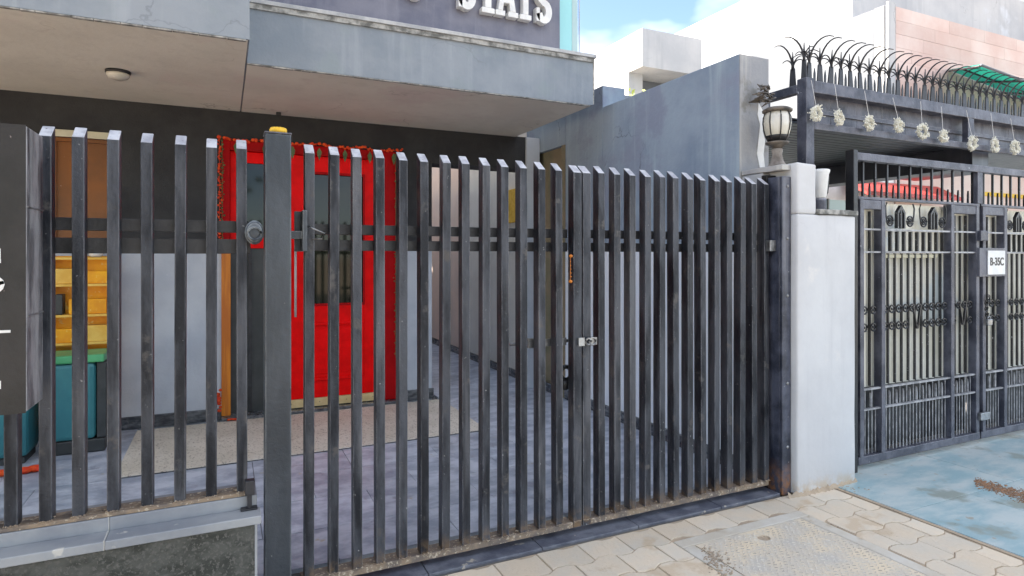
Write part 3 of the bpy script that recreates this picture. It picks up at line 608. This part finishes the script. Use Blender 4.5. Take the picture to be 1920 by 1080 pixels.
# bolt across meeting stiles
bt = MB(); bt.tube([(1.36,2.915,1.035),(1.78,2.915,1.035)], .009, 8); bt.box(1.46,1.50,2.90,2.93,1.01,1.06).box(1.55,1.69,2.895,2.90,1.015,1.055).tube([(1.50,2.92,1.035),(1.50,2.95,1.01)], .006, 6); bt.build('slide_bolt', M['steel'], g1)
k_ = MB(); k_.ring(1.775, 2.806, 1.04, .017, .006, 14).box(1.715,1.752,2.806,2.819,1.018,1.062).box(1.79,1.83,2.806,2.819,1.02,1.06).ring(1.80,2.804,1.04,.02,.005,12); k_.build('hasp', M['steel'], g2)
hl = MB(); hl.box(1.605,1.618,2.893,2.90,.80,.96).build('lock_slot', M['black_metal'], g1, bevel=.005)
kn = MB(); kn.ring(1.69, 2.90, .86, .035, .013, 16).ball((1.69,2.905,.80), .035, (1,.6,1), 10, 6); kn.build('pull_knob', M['black_metal'], g1)
tg = MB(); tg.tube([(1.668,2.815,1.50),(1.666,2.812,1.36)], .0015, 4).ball((1.668,2.81,1.50), .011,(1,1,.8)).ball((1.666,2.81,1.365), .011,(1,1,.8))
for k in range(5): tg.ball((1.667+random.gauss(0,.004),2.81,1.39+.02*k), .003)
tg.build('tassel', M['orange_wood'], label='small orange flower tassel tied at the gate meeting stile', cat='tassel')
# stile and channel at the pillar
ch = thing('gate_jamb', 'rust footed navy steel channel fixed to the white pillar', 'post', (3.2, 2.8, 0))
MB().box(3.150, 3.235, 2.86, 2.90, 0, 2.02).build('back_plate', M['black_metal'], ch, bevel=.002)
MB().box(3.160, 3.237, 2.745, 2.765, 0.0, 2.0).box(3.160, 3.172, 2.766, 2.86, 0.0, 2.0).build('channel', M['blue_metal'], ch, bevel=.004)
bo = MB()
for z in (1.94, 1.61, 1.25, .7, .3): bo.ball((3.205, 2.743, z), .011, (1,.5,1), 8, 4)
bo.build('bolts', M['steel'], ch, stuff=True)
X = 3.145; MB().box(3.105, 3.158, 2.79, 2.83, 1.53, 1.60).build('hinge', M['steel'], ch, bevel=.003)

# ================================================================== WHITE PILLAR
def rough_box(x0, x1, y0, y1, z0, z1, m, name, parent, amp=.004, seg=.08, **k):
    bm = bmesh.new(); bmesh.ops.create_cube(bm, size=1)
    for v in bm.verts: v.co = Vector(((x0+x1)/2+v.co.x*(x1-x0), (y0+y1)/2+v.co.y*(y1-y0), (z0+z1)/2+v.co.z*(z1-z0)))
    bmesh.ops.subdivide_edges(bm, edges=bm.edges[:], cuts=7, use_grid_fill=True)
    from mathutils import noise as nz
    for v in bm.verts:
        nvec = nz.noise_vector(v.co*7)*amp+nz.noise_vector(v.co*23)*amp*.5; v.co += Vector((nvec.x, nvec.y*.6, nvec.z))
    for f in bm.faces: f.smooth = True
    me = bpy.data.meshes.new(name); bm.to_mesh(me); me.materials.append(m)
    o = place(name, me, parent, **k); b = o.modifiers.new('bevel', 'BEVEL'); b.width = .012; b.segments = 2; b.limit_method = 'ANGLE'; b.angle_limit = R(50); return o
pi = thing('pillar', 'whitewashed stepped masonry pillar between the two gates', 'pillar', (3.5, 2.9, 0))
rough_box(3.240, 3.41, 2.70, 3.08, 1.766, 2.085, M['whitewash'], 'tall_shaft', pi, .005)
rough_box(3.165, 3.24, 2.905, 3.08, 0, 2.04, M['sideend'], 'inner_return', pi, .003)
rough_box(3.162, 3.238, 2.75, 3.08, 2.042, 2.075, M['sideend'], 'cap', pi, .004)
rough_box(3.240, 3.785, 2.70, 3.08, 0, 1.765, M['whitewash'], 'low_shaft', pi, .005)
rough_box(3.425, 3.80, 2.69, 3.08, 1.768, 1.80, M['edge_dark'], 'stone_cap', pi, .003)
# cement fillet at foot
cf = MB(); N_ = 34; pts = []
for k in range(N_+1): pts.append((3.16+.64*k/N_, 2.70-.006-random.uniform(.2,1)*.03*math.sin(math.pi*k/N_), .0))
vb = [(3.16+.64*k/N_, 2.705,   .022+random.uniform(-.010,.018)) for k in range(N_+1)]
cf.add(pts+vb, [(k, k+1, N_+2+k, N_+1+k) for k in range(N_)], True); cf.build('cement_fillet', M['sand'], pi)
# globe lamp on pillar
gx, gy = 3.292, 2.90
gl_ = thing('globe_lamp', 'ribbed frosted globe lamp on bronze base atop the white pillar', 'lamp', (gx, gy, 2.08))
MB().lathe([(.062,2.078),(.060,2.09),(.040,2.12),(.030,2.17),(.036,2.20),(.028,2.205)], gx, gy, 18).build('foot', M['lampbase'], gl_)
MB().lathe([(.028,2.206),(.045,2.225),(.072,2.235),(.074,2.247),(.05,2.252)], gx, gy, 20).build('collar', M['lampmetal'], gl_)
gp = [(.052,2.253),(.070,2.285),(.082,2.33),(.087,2.37),(.084,2.41),(.074,2.437),(.06,2.45)]
MB().lathe([(.055,2.250),(.068,2.275),(.0735,2.288),(.0715,2.289)], gx, gy, 24).build('basket', M['black_metal'], gl_)
MB().lathe(gp, gx, gy, 24).build('globe', M['lampglass'], gl_)
rb = MB()
for k in range(8):
    a = 2*math.pi*k/8+.2; rb.tube([(gx+(r+.003)*math.cos(a), gy+(r+.003)*math.sin(a), z) for r, z in gp], .0045, 5)
rb.build('ribs', M['black_metal'], gl_)
MB().lathe([(.080,2.440),(.092,2.447),(.094,2.458),(.07,2.472),(.01,2.480)], gx, gy, 24).build('lid', M['lampmetal'], gl_)
bk = MB()
for k in range(45):
    c = Vector((gx+random.uniform(-.05,.05), gy+.10+random.uniform(-.04,.04), 2.52+random.uniform(0,.13)*(1-random.random()*.3))); u = Vector((random.gauss(0,1),random.gauss(0,.6),random.gauss(0,.35))).normalized()*random.uniform(.02,.05); v = u.cross(Vector((random.gauss(0,.4),random.gauss(0,.4),1))).normalized()*.014; t = Vector((0,0,.006))
    bk.add([c-u,c+v,c+u,c-v,c-u+t,c+v+t,c+u+t,c-v+t], [(0,3,2,1),(4,5,6,7),(0,1,5,4),(1,2,6,5),(2,3,7,6),(3,0,4,7)])
bk.build('debris', M['lampmetal'], stuff=True, label='dry brown debris lodged above the globe lamp', cat='debris')
# peeling plaster behind lamp
pp = MB(); pts = [(3.185,2.2),(3.21,2.11),(3.26,2.10),(3.245,2.2),(3.26,2.3),(3.235,2.36),(3.26,2.42),(3.24,2.5),(3.20,2.55),(3.19,2.47),(3.215,2.40),(3.2,2.3)]
pp.prism([(x+.12, z) for x, z in pts], 3.079, 3.084); pp.build('bare_plaster_patch', M['white'], bw)
# flared pot lamp
pt = thing('flared_pot', 'white flared cup on a grey cylinder base on the pillar shoulder', 'pot', (3.655, 2.86, 1.80))
cx, cy = 3.655, 2.86
MB().lathe([(.034,1.803),(.036,1.81),(.036,1.87),(.034,1.89)], cx, cy, 18).build('base', M['frame_grey'], pt)
MB().lathe([(.032,1.891),(.036,1.90),(.050,2.05),(.056,2.065),(.058,2.08),(.050,2.085),(.044,2.06),(.01,2.055)], cx, cy, 22).build('cup', M['white'], pt)
MB().tube([(cx+.045,cy-.01,2.06),(cx+.062,cy-.01,2.04),(cx+.052,cy-.01,1.93),(cx+.038,cy-.01,1.90)], .008, 6).build('bracket', M['rail'], pt)

# ================================================================== NEIGHBOUR GATE
NY = 2.82
def vbar(x, z0, z1, w_=.016, d_=.016, y=None):
    y = NY+.03 if y is None else y; return MB().box(x-w_/2, x+w_/2, y, y+d_, z0, z1)
mcache = {}
def vb_part(name, x, z0, z1, par, w_=.016, d_=.016, y=None, m='gatebar'):
    y = NY+.03 if y is None else y
    k = (name, round(z1-z0,4), w_, d_, m)
    if k not in mcache: mcache[k] = MB().box(-w_/2, w_/2, 0, d_, 0, z1-z0).mesh(name, M[m])
    return place(name, mcache[k], par, (x, y, z0))
def spear_part(x, z0, h, par, w_=.016, name='spear', m='gatebar'):
    k = (name, h, w_, m)
    if k not in mcache: mcache[k] = MB().prism([(-w_/2,0),(w_/2,0),(w_/2*.9,h*.6),(0,h),(-w_/2*.9,h*.6)], 0, .012).mesh(name, M[m])
    return place(name, mcache[k], par, (x, NY+.028, z0))
def ngate(label, X0, X1, stiles, loc):
    g = thing('ornate_gate_leaf', label, 'gate', loc)
    for s in stiles: MB().box(s-.020, s+.020, NY-.004, NY+.058, .10, 1.895).build('stile', M['frame_grey'], g, bevel=.003)
    MB().box(X0, X1, NY, NY+.055, .045, .099).build('bottom_rail', M['frame_grey'], g, bevel=.003)
    ss = sorted(stiles)
    for a, b in zip(ss[:-1], ss[1:]):
        a, b = a+.0205, b-.0205
        for z in (.421, .563, 1.528, 1.688): MB().box(a, b, NY+.004, NY+.026, z-.006, z+.006).build('cross_rod', M['gatebar_lt'], g)
        big = b-a > .6
        if not big: MB().box(a, b, NY, NY+.04, 1.83, 1.893).build('head_plate', M['frame_grey'], g, bevel=.003)
        n = max(1, round((b-a)/.077)); p = (b-a)/n
        for i in range(n):
            x = a+p*(i+.5)
            vb_part('upright', x, .57, 1.52 if big else 1.82, g, .013, .016, NY+.05)
            if big: vb_part('upright', x, 1.535, 1.68, g, .016, .022)
            if i % 1 == 0: spear_part(x-p*.25, .428, .10, g, .013, m='gatebar_lt')
        m2 = max(1, round((b-a)/.0385)); p2 = (b-a)/m2
        for i in range(m2): vb_part('lower_upright', a+p2*(i+.5), .10, .556 if i % 2 else .414, g, .007, .005, m='gatebar_lt')
        # rows of small scroll rings
        for i in range(n):
            x = a+p*(i+.5)
            mid = abs(x-(a+b)/2) < p*.9 and n > 3
            for z in (1.117, .995):
                if mid and z < 1.05: continue
                k = ('scroll', z > 1.05)
                if k not in mcache: mcache[k] = MB().ring(0, 0, 0, .026, .0065, 12, 5).ball((0,0,0), .010, (1,.7,1), 6, 4).mesh('scroll', M['gatebar'])
                place('scroll', mcache[k], g, (x-.012, NY+.02, z))
                k = ('curl',)
                if k not in mcache: mcache[k] = MB().ring(0, -.003, 0, .0185, .0028, 6, 4, 20, 120).mesh('curl_highlight', M['gatebar_lt'])
        if n > 3:
            c = (a+b)/2
            vv = MB().prism([(c-.05,1.13),(c-.038,1.13),(c+.004,.96),(c-.004,.96)], NY+.012, NY+.026).prism([(c+.05,1.13),(c+.038,1.13),(c+.006,.96),(c+.014,.96)], NY+.012, NY+.026); vv.build('chevron', M['gatebar'], g)
        if big:
            q = (b-a)/2
            for j in range(2):
                c = a+q*(j+.5)
                v = MB()
                v.prism([(c-.045,1.70),(c-.03,1.70),(c-.03,1.81),(c,1.845),(c+.03,1.81),(c+.03,1.70),(c+.045,1.70),(c+.045,1.82),(c,1.87),(c-.045,1.82)], NY+.006, NY+.03)
                v.prism([(c-.008,1.70),(c+.008,1.70),(c+.008,1.845),(c-.008,1.845)], NY+.008, NY+.028); v.build('gable_ornament', M['gatebar'], g)
                for sgn in (-1, 1):
                    s = MB().ring(c+sgn*.115, NY+.018, 1.755, .036, .0065, 16, 6).ring(c+sgn*.115, NY+.018, 1.755, .019, .006, 12, 6).ball((c+sgn*.115,NY+.018,1.755), .01)
                    s.tube([(c+sgn*.151, NY+.018, 1.755), (c+sgn*.160, NY+.018, 1.80), (c+sgn*.165, NY+.018, 1.85), (c+sgn*.15, NY+.018, 1.885)], .006, 5)
                    s.build('scroll_rosette', M['gatebar'], g)
    # short spears and tall bars above
    MB().box(X0, X1, NY, NY+.04, 1.896, 1.915).build('mid_rail', M['frame_grey'], g, bevel=.003)
    n = round((X1-X0)/.128)
    for i in range(n):
        x = X0+.03+(X1-X0)*(i+.5)/n
        vb_part('top_upright', x, 1.916, 2.165, g, .014, .014); spear_part(x-.064, 1.916, .10, g, .013, 'top_spear')
    # corrugated infill sheet
    v = []; f = []; n = int((X1-X0)/.02)
    for i in range(n+1):
        x = X0+.01+(X1-X0-.02)*i/n; yy = NY+.075+(.006 if (i//2) % 2 else 0)
        v += [(x, yy, .56), (x, yy, 1.885)]
        if i: f.append((2*i-2, 2*i, 2*i+1, 2*i-1))
    o = len(v); sh = MB().add(v, f).build('infill_sheet', M['corr'], g)
    MB().box(X0+.01, X1-.01, NY+.105, NY+.11, .10, .556).build('kick_sheet', M['black_metal'], g)
    return g
n1 = ngate('left leaf of ornate scrollwork gate with cream sheet beside the white pillar', 3.985, 5.44, [4.02, 4.25, 5.075, 5.405], (3.99, NY, 0))
n2 = ngate('right leaf of ornate scrollwork gate carrying the number plate', 5.46, 7.3, [5.495, 5.80, 6.62, 7.2], (7.3, NY, 0))
nf = thing('gate_surround', 'tall grey steel post and top rail surrounding the ornate gate', 'gate frame', (3.95, NY, 0))
MB().box(3.922, 3.965, NY-.01, NY+.055, 0, 2.235).build('post', M['black_metal'], nf, bevel=.004)
MB().box(3.966, 7.4, NY-.002, NY+.05, 2.166, 2.22).build('top_rail', M['frame_grey'], nf, bevel=.004)
MB().box(5.405, 5.475, NY-.003, NY+.05, 1.916, 2.165).build('mullion', M['frame_grey'], nf, bevel=.003)
lk = MB(); lk.box(5.40,5.50,NY-.03,NY-.005,1.62,1.70).build('latch_block', M['frame_grey'], n1, bevel=.004)
lk = MB(); lk.box(5.40,5.52,NY-.03,NY-.005,.20,.26).build('drop_bolt', M['steel'], n1, bevel=.004)
# chain and padlock
lk = MB()
for k in range(6): lk.ring(5.50+.018*math.cos(k*1.1), NY-.02-.004*(k%2), 1.17-.03*k+.02*math.sin(k), .02, .005, 10)
lk.build('chain', M['black_metal'], label='black chain looped round the ornate gate stiles', cat='chain')
pk = thing('padlock', 'steel padlock hanging from the chain on the ornate gate', 'padlock', (5.50, NY-.03, .97))
MB().box(5.47,5.53,NY-.045,NY-.02,.95,1.0).build('body', M['steel'], pk, bevel=.006); MB().ring(5.50, NY-.032, 1.0, .019, .005, 10, 6, 0, 180).build('shackle', M['steel'], pk)
MB().box(4.36, 4.98, NY+.055, NY+.066, 1.485, 1.512).build('ledge', M['cream'], n1, bevel=.003)
# number plate
X0, Z0 = at(1849, 515, NY-.02); X1, Z1 = at(1881, 470, NY-.02)
np_ = MB().box(X0, X1, NY-.035, NY-.028, Z0, Z1).build('plate', M['white'], n2, bevel=.002)
MB().box(X0-.10, X1+.015, NY-.027, NY-.006, Z0-.015, Z1+.02).build('plate_backing', M['frame_grey'], n2, bevel=.002)
def text(s, size, loc, rot, m, parent, ext=.002, sx=1, off=0, name='number'):
    c = bpy.data.curves.new('t', 'FONT'); c.body = s; c.size = size; c.extrude = ext; c.offset = off; c.align_x = 'CENTER'; c.align_y = 'CENTER'
    o = bpy.data.objects.new('t', c); C.objects.link(o); bpy.context.view_layer.update()
    me = bpy.data.meshes.new_from_object(o.evaluated_get(bpy.context.evaluated_depsgraph_get())); bpy.data.objects.remove(o); bpy.data.curves.remove(c)
    me.transform(Matrix.Diagonal((sx,1,1,1))); me.materials.clear(); me.materials.append(m)
    return place(name, me, parent, loc, rot)
text('B-35C', .088, ((X0+X1)/2, NY-.0365, (Z0+Z1)/2+.005), (R(90),0,0), M['black_metal'], np_, .001, .78*(X1-X0)/.22, .002)

# ================================================================== NEIGHBOUR CANOPY with spikes
FY = 3.0
cf = thing('porch_frame', 'grey steel porch frame topped with curved black spikes over the ornate gate', 'porch frame', (3.73, FY, 0))
MB().box(3.69, 3.77, FY, FY+.08, 0, 2.755).build('post', M['frame_grey'], cf, bevel=.004)
MB().box(3.771, 8.2, FY, FY+.07, 2.655, 2.74).build('top_beam', M['frame_grey'], cf, bevel=.004)
MB().box(3.771, 8.2, FY, FY+.05, 2.395, 2.445).build('lower_beam', M['frame_grey'], cf, bevel=.004)
for x in (5.62, 6.9): MB().box(x, x+.085, FY+.001, FY+.05, 2.446, 2.654).build('strut', M['frame_grey'], cf, bevel=.003)
MB().box(3.69, 3.75, FY+.081, 3.75, 2.66, 2.72).build('side_beam', M['frame_grey'], cf, bevel=.003)
x = 3.775
while x < 8.1:
    MB().box(x, x+.29, FY+.101, FY+.115, 2.44, 2.70).build('fascia_panel', M['frame_grey'], cf); x += .295
MB().box(3.775, 8.2, FY+.085, FY+.10, 2.535, 2.565).build('gutter_rail', M['frame_grey'], cf)
n = 24; ya, yb = 3.12, 5.0
for i in range(n):
    a = ya+(yb-ya)*i/n; b = ya+(yb-ya)*(i+1)/n
    MB().box(3.46, 5.90, a+.004, b-.004, 2.455+(.0), 2.475).build('ceiling_slat', M['roofdark'], cf, bevel=.004)
MB().box(3.46, 8.2, 3.12, 5.0, 2.482, 2.492).build('roof_sheet', M['roofdark'], cf)
MB().box(5.902, 6.15, 3.12, 5.0, 2.27, 2.48).build('box_beam', M['roofdark'], cf, bevel=.003)
MB().box(3.40, 3.455, 3.10, 5.0, 2.30, 2.62).build('side_fascia', M['frame_grey'], cf, bevel=.003)
def spike_mesh(flip=False):
    s = MB(); s.prism([(-.027,0),(.027,0),(.017,.13),(-.017,.13)], -.005, .005)
    s.prism([(-.012,.13),(.012,.13),(.006,.20),(0,.255),(-.006,.20)], -.003, .003)
    def hook(rx, rise, yd, r=.0055):
        pts = []
        for k in range(9):
            t = k/8; a = R(118*t)
            pts.append((rx*(1-math.cos(a))*1.0, yd*(1-math.cos(a)), .12+rise*math.sin(a)))
        s.tube(pts, r, 6, .003)
    hook(.0, .16, -.125, .0085); hook(0, .09, .085, .007); hook(.06, .085, 0, .006); hook(-.06, .085, 0, .006)
    return s.mesh('spike', M['rail'])
smh = spike_mesh(); mid = MB().prism([(-.010,0),(.010,0),(.009,.06),(0,.10),(-.009,.06)], -.003, .003).mesh('short_spear', M['rail'])
x = 3.76; i = 0
while x < 8.0:
    place('spike', smh, cf, (x, FY+.035, 2.742), (R(random.uniform(-2,2)), R(random.uniform(-2.5,2.5)), R(random.uniform(-7,7)))); place('short_spear', mid, cf, (x+.055, FY+.035, 2.742)); x += .11; i += 1
for y in (3.14,): place('spike', smh, cf, (3.72, y, 2.722), (0, 0, R(-90)))
place('spike', smh, cf, (3.715, FY+.04, 2.757), (0, 0, R(-100)))
# flower bundles
BL = [(1521,150,1530,212),(1565,158,1572,220),(1621,170,1629,230),(1674,183,1684,235),(1726,190,1729,246),(1765,200,1768,255),(1812,207,1822,268),(1858,212,1864,272),(1895,222,1902,276)]
OD = ['nearest the corner post','second from the corner post','third from the corner post','fourth from the corner post','fifth from the corner post','sixth and smallest of the row','just right of the short strut','second right of the short strut','last by the photo edge']
for (tx, ty, bx, by), od in zip(BL, OD):
    Y = FY-.02; x0, z0 = at(tx, ty, Y); x1, z1 = at(bx, by, Y-.02)
    t = thing('flower_bundle', 'bundle of dried white buds on a thread, '+od, 'flower bundle', (x1, Y-.02, z1), 'dried white flower bundles hanging along the porch beam')
    rr = .053*(.8 if 'smallest' in od else 1)*random.uniform(.92,1.08)
    MB().tube([(x0, Y, z0), (x1, Y-.02, z1+rr)], .0018, 4).build('thread', M['string'], t)
    s = MB(); ax = random.uniform(.62, 1.0); lean = random.uniform(-.5, .5); fat = random.uniform(.30, .55)
    def wp(a, q): return Vector((x1+rr*q*ax*math.cos(a)+lean*rr*.3*math.sin(a), Y-.02+random.uniform(-.016,.012), z1-rr*.1+rr*q*math.sin(a)*(1.15 if math.sin(a) > 0 else .85)))
    for k in range(14):
        q = 1-fat*random.random(); s.tube([wp(2*math.pi*j/10+k, q) for j in range(8)], .0022, 4)
    for k in range(260):
        a = random.gauss(-math.pi/2, 1.7); c = wp(a, 1-fat*random.random()*1.3); out = Vector((math.cos(a)*.6, -.4, math.sin(a)*.6-.35))
        dv = (out+Vector((random.gauss(0,.6), random.gauss(0,.5), random.gauss(0,.6)))).normalized(); l = random.uniform(.004, .020)
        s.tube([c, c+dv*l], .0015, 3); s.ball(c+dv*l, random.uniform(.003,.005), (1,1,1.3), 4, 3)
    s.build('buds', M['flower'], t, stuff=True)

# ================================================================== BACKGROUND
nb = thing('neighbour_house', 'pale house with pink stone-tiled front and white upper storey beyond the spikes', 'house', (8.3, 5.5, 0))
HX = 8.35; HY = 5.5
MB().box(HX, 20, HY, 16, 2.9, 5.0).build('wall', M['farblue'], nb)
MB().box(HX, HX+.16, HY-.03, HY-.002, 2.9, 5.04).build('corner_pilaster', M['farwhite'], nb)
MB().box(HX-.012, HX-.002, HY+.02, HY+.16, 2.95, 5.0).build('weathered_strip', M['sideend'], nb)
MB().box(HX+.17, 20, HY-.012, HY-.002, 2.9, 5.0).build('tile_bed', M['pinkjoint'], nb)
tmc = {}
for j in range(11):
    x = HX+.172; first = True
    while x < 13.5:
        wd = (.9, .35, .62)[j % 3] if first else .9; first = False
        if wd not in tmc: tmc[wd] = MB().box(.0015, wd-.0015, -.012, 0, .0015, .1885).mesh('facing_tile', M['pinktile'])
        place('facing_tile', tmc[wd], nb, (x, HY-.0125-random.random()*.002, 2.91+j*.19)); x += wd
MB().box(HX+.55, 14.4, 6.4, 16, 5.0, 6.35).build('upper_storey', M['farwhite'], nb)
MB().box(HX+.5, 20, 6.32, 6.398, 5.0, 5.2).build('parapet', M['farwhite'], nb)
MB().box(14.41, 18, 6.1, 16, 5.0, 8).build('dark_bay', M['darkblue'], nb)
# neighbour yard wall and roofs seen through the gate
yw = thing('yard_wall', 'white yard wall with teal band seen through the ornate gate bars', 'wall', (9, 7, 0))
MB().box(4.6, 16, 5.42, 5.49, 0, 2.62).build('wall', M['white'], yw)
MB().box(8.4, 16, 5.40, 5.419, 2.02, 2.20).build('teal_band', M['tealpaint'], yw)
MB().box(8.4, 16, 5.40, 5.419, 2.202, 2.88).build('pink_band', M['pinktile'], yw); MB().box(8.4, 16, 5.42, 5.49, 2.621, 2.89).build('upper_wall', M['farblue'], yw)
MB().box(10.2, 16, 5.38, 5.399, 2.42, 2.48).build('yellow_trim', M['marigold'], yw)
rr_ = thing('red_roof', 'red sheet roof seen under the porch through the gate bars', 'roof', (7, 5, 2.2))
for i in range(9):
    x = 7.3+i*.225; MB().add([(x,5.05,2.31),(x+.218,5.05,2.31),(x+.218,5.38,2.50),(x,5.38,2.50),(x,5.05,2.27),(x+.218,5.05,2.27),(x+.218,5.38,2.46),(x,5.38,2.46)], [(0,1,2,3),(4,7,6,5),(0,4,5,1),(1,5,6,2),(2,6,7,3),(3,7,4,0)]).build('roof_sheet', M['redroof'], rr_)
MB().box(7.3, 9.3, 5.02, 5.045, 2.265, 2.315).build('gutter', M['redroof'], rr_)
gr_ = thing('glass_railing', 'small pale glass railing behind the pillar shoulder', 'railing', (4.9, 3.9, 1.5))
for i in range(3): MB().box(5.65+i*.36, 5.98+i*.36, 4.6, 4.61, 1.6, 2.12).build('glass_pane', M['clearglass'], gr_)
for i in range(4): MB().box(5.625+i*.36, 5.645+i*.36, 4.59, 4.62, 1.4, 2.13).build('railing_post', M['coping_metal'], gr_)
# green awning
aw = thing('awning', 'bright green sheet awning on thin rods below the pink tiles', 'awning', (9, 5, 3.6))
A = Vector((9.75, 5.46, 4.27)); B = Vector((8.10, 4.2, 3.77)); Dx = Vector((3.6, 0, -.30))
for i in range(5):
    sl_ = Vector((0,0,-.10)); a0 = A+(Dx+sl_)*i/5; b0 = B+Dx*i/5*1.2; a1 = A+(Dx+sl_)*(i+1)/5; b1 = B+Dx*(i+1)/5*1.2
    dn = Vector((0,0,-.012))
    MB().add([b0,b1,a1,a0,b0+dn,b1+dn,a1+dn,a0+dn], [(0,1,2,3),(4,7,6,5),(0,4,5,1),(1,5,6,2),(2,6,7,3),(3,7,4,0)]).build('sheet', M['awning'], aw)
    MB().tube([b0+dn*2, a0+dn*2], .016, 6).build('rod', M['rail'], aw)
MB().tube([B+Vector((0,-.01,-.01)), B+Dx*1.2+Vector((0,-.01,-.01))], .016, 8).build('front_edge', M['farblue'], aw)
MB().tube([B+(A-B)*.5+Vector((0,0,-.03)), B+(A-B)*.5+Dx*1.1+Vector((0,0,-.03))], .012, 6).build('rod', M['rail'], aw)
# white roof block
rb_ = thing('roof_block', 'white box-like rooftop room with overhang and opening beyond the grey wall', 'building', (7, 9, 0))
X0, X1, ZT = 6.84, 8.22, 5.62
MB().box(X0, X1, 9.0, 16, 4.93, ZT).build('slab', M['farwhite'], rb_)
MB().box(X0, X0+.32, 9.42, 16, 2.5, 4.93).build('wall', M['farwhite'], rb_)
MB().box(X0+.33, 10, 9.75, 16, 2.5, 4.93).build('back_wall', M['farblue'], rb_)
MB().box(X0+.33, 9, 9.45, 9.55, 2.5, 4.05).build('parapet', M['farwhite'], rb_)
MB().box(X0+.6, 8.1, 9.735, 9.748, 4.2, 4.75).build('window_recess', M['beige'], rb_)
bl = thing('low_grey_block', 'low pale grey roof block just beside the canopy end', 'wall', (3.7, 5, 0))
MB().box(3.405, 3.72, 4.9, 5.6, 1.5, 3.06).build('wall', M['fascia'], bl, bevel=.006)
# plant on the roof
pln = thing('potted_plant', 'small lime green plant in dark pot on the terrace beyond the grey wall', 'plant', (6.9, 8.9, 4.0))
px_, py_ = 6.62, 8.75
MB().lathe([(.07,3.88),(.09,4.05),(.10,4.12)], px_, py_, 10).build('pot', M['darkblue'], pln)
s = MB()
for k in range(160):
    c = Vector((px_+random.gauss(0,.16), py_+random.gauss(0,.12), 4.18+random.gauss(0,.11))); u = Vector((random.gauss(0,1),random.gauss(0,1),random.gauss(0,1))).normalized()*.045; v = u.cross(Vector((random.gauss(0,1),1,0))).normalized()*.022
    s.add([c-u, c+v, c+u, c-v], [(0,1,2,3)])
s.build('leaves', M['limeleaf'], pln, stuff=True)
MB().box(6.3, 9.5, 8.5, 9.2, 3.6, 3.88).build('terrace_slab', M['farwhite'], rb_)

# ================================================================== SIGN BOX on the fence
sb = thing('sign_box', 'scuffed black tin sign box with white vertical lettering on the fence', 'sign', (-.7, 2.6, .98))
SX = -.586; s0, s1, z0, z1 = 2.495, 2.70, .985, 1.93
MB().box(-.98, SX-.002, s0, s0+.004, z0, z1).build('front_panel', M['sign_black'], sb)
MB().box(-.98, SX, s0+.0045, s1, z0+.003, z1-.003).build('case', M['sign_side'], sb, bevel=.004)
for z in (1.66, 1.30): MB().box(SX+.0005, SX+.003, s0+.01, s1-.004, z, z+.004).build('seam', M['steel'], sb)
def fx(px): return at(px, 480, s0)[0]
def fz(px, py): return at(px, py, s0)[1]
lt = MB()
XE = fx(9)
cz = (fz(4,511)+fz(4,556))/2; rz = (fz(4,511)-fz(4,556))/2
pts = [(XE-.058+.05*math.cos(R(a)), cz+(rz-.008)*math.sin(R(a))) for a in range(0, 381, 20)]
sweep2d(pts, .016, s0-.003, s0-.0005, lt); lt.build('letter', M['white'], sb)
MB().box(fx(-50), fx(2), s0-.003, s0-.0005, fz(0,493), fz(0,486)).box(fx(1.5)-.008, fx(1.5), s0-.003, s0-.0005, fz(0,485.9), fz(0,466)).build('letter', M['white'], sb)
MB().box(fx(-50), fx(20), s0-.003, s0-.0005, fz(10,624), fz(10,619)).build('divider_line', M['white'], sb)
MB().box(fx(-12), fx(2), s0-.003, s0-.0005, fz(0,729), fz(0,714)).build('letter', M['white'], sb)

# ================================================================== ACROSS THE STREET (behind the camera; reflected in glass; tree row added at left to cut light on the bars)
def tree(x, y, h, rad, label):
    t = thing('tree', label, 'tree', (x, y, 0))
    MB().tube([(x,y,0),(x+.1,y,h*.3),(x-.05,y,h*.5)], .22, 10, .12).tube([(x-.02,y,h*.4),(x+.9,y+.2,h*.7)], .1, 7, .03).tube([(x-.02,y,h*.42),(x-.9,y-.3,h*.68)], .09, 7, .03).build('trunk', M['bark'], t)
    s = MB(); cl = [Vector((x+random.gauss(0,rad*.5), y+random.gauss(0,rad*.4), h*.65+random.gauss(0,rad*.35))) for _ in range(26)]
    for k in range(5200):
        c = random.choice(cl); c = c+Vector((random.gauss(0,.6),random.gauss(0,.6),random.gauss(0,.5)))
        u = Vector((random.gauss(0,1),random.gauss(0,1),random.gauss(0,.6)))  .normalized()*.20; v = u.cross(Vector((random.gauss(0,1),random.gauss(0,1),1))).normalized()*.11
        s.add([c-u, c+v, c+u, c-v], [(0,1,2,3)])
    s.build('crown', M['leaf'], t, stuff=True)
for x, y, h, rd, lb in ((-2.6,-7.5,7,2.0,'leafy street tree across the road reflected in the door glass'),(-6.5,-6.5,7.5,2.2,'broad unseen tree added further left across the road to block light'),(-10.5,-5,8,2.4,'dense unseen tree added at the far left end of the road to block light'),(-9,-10,9,2.6,'tallest unseen tree added behind the left row of street trees to block light')): tree(x, y, h, rd, lb)
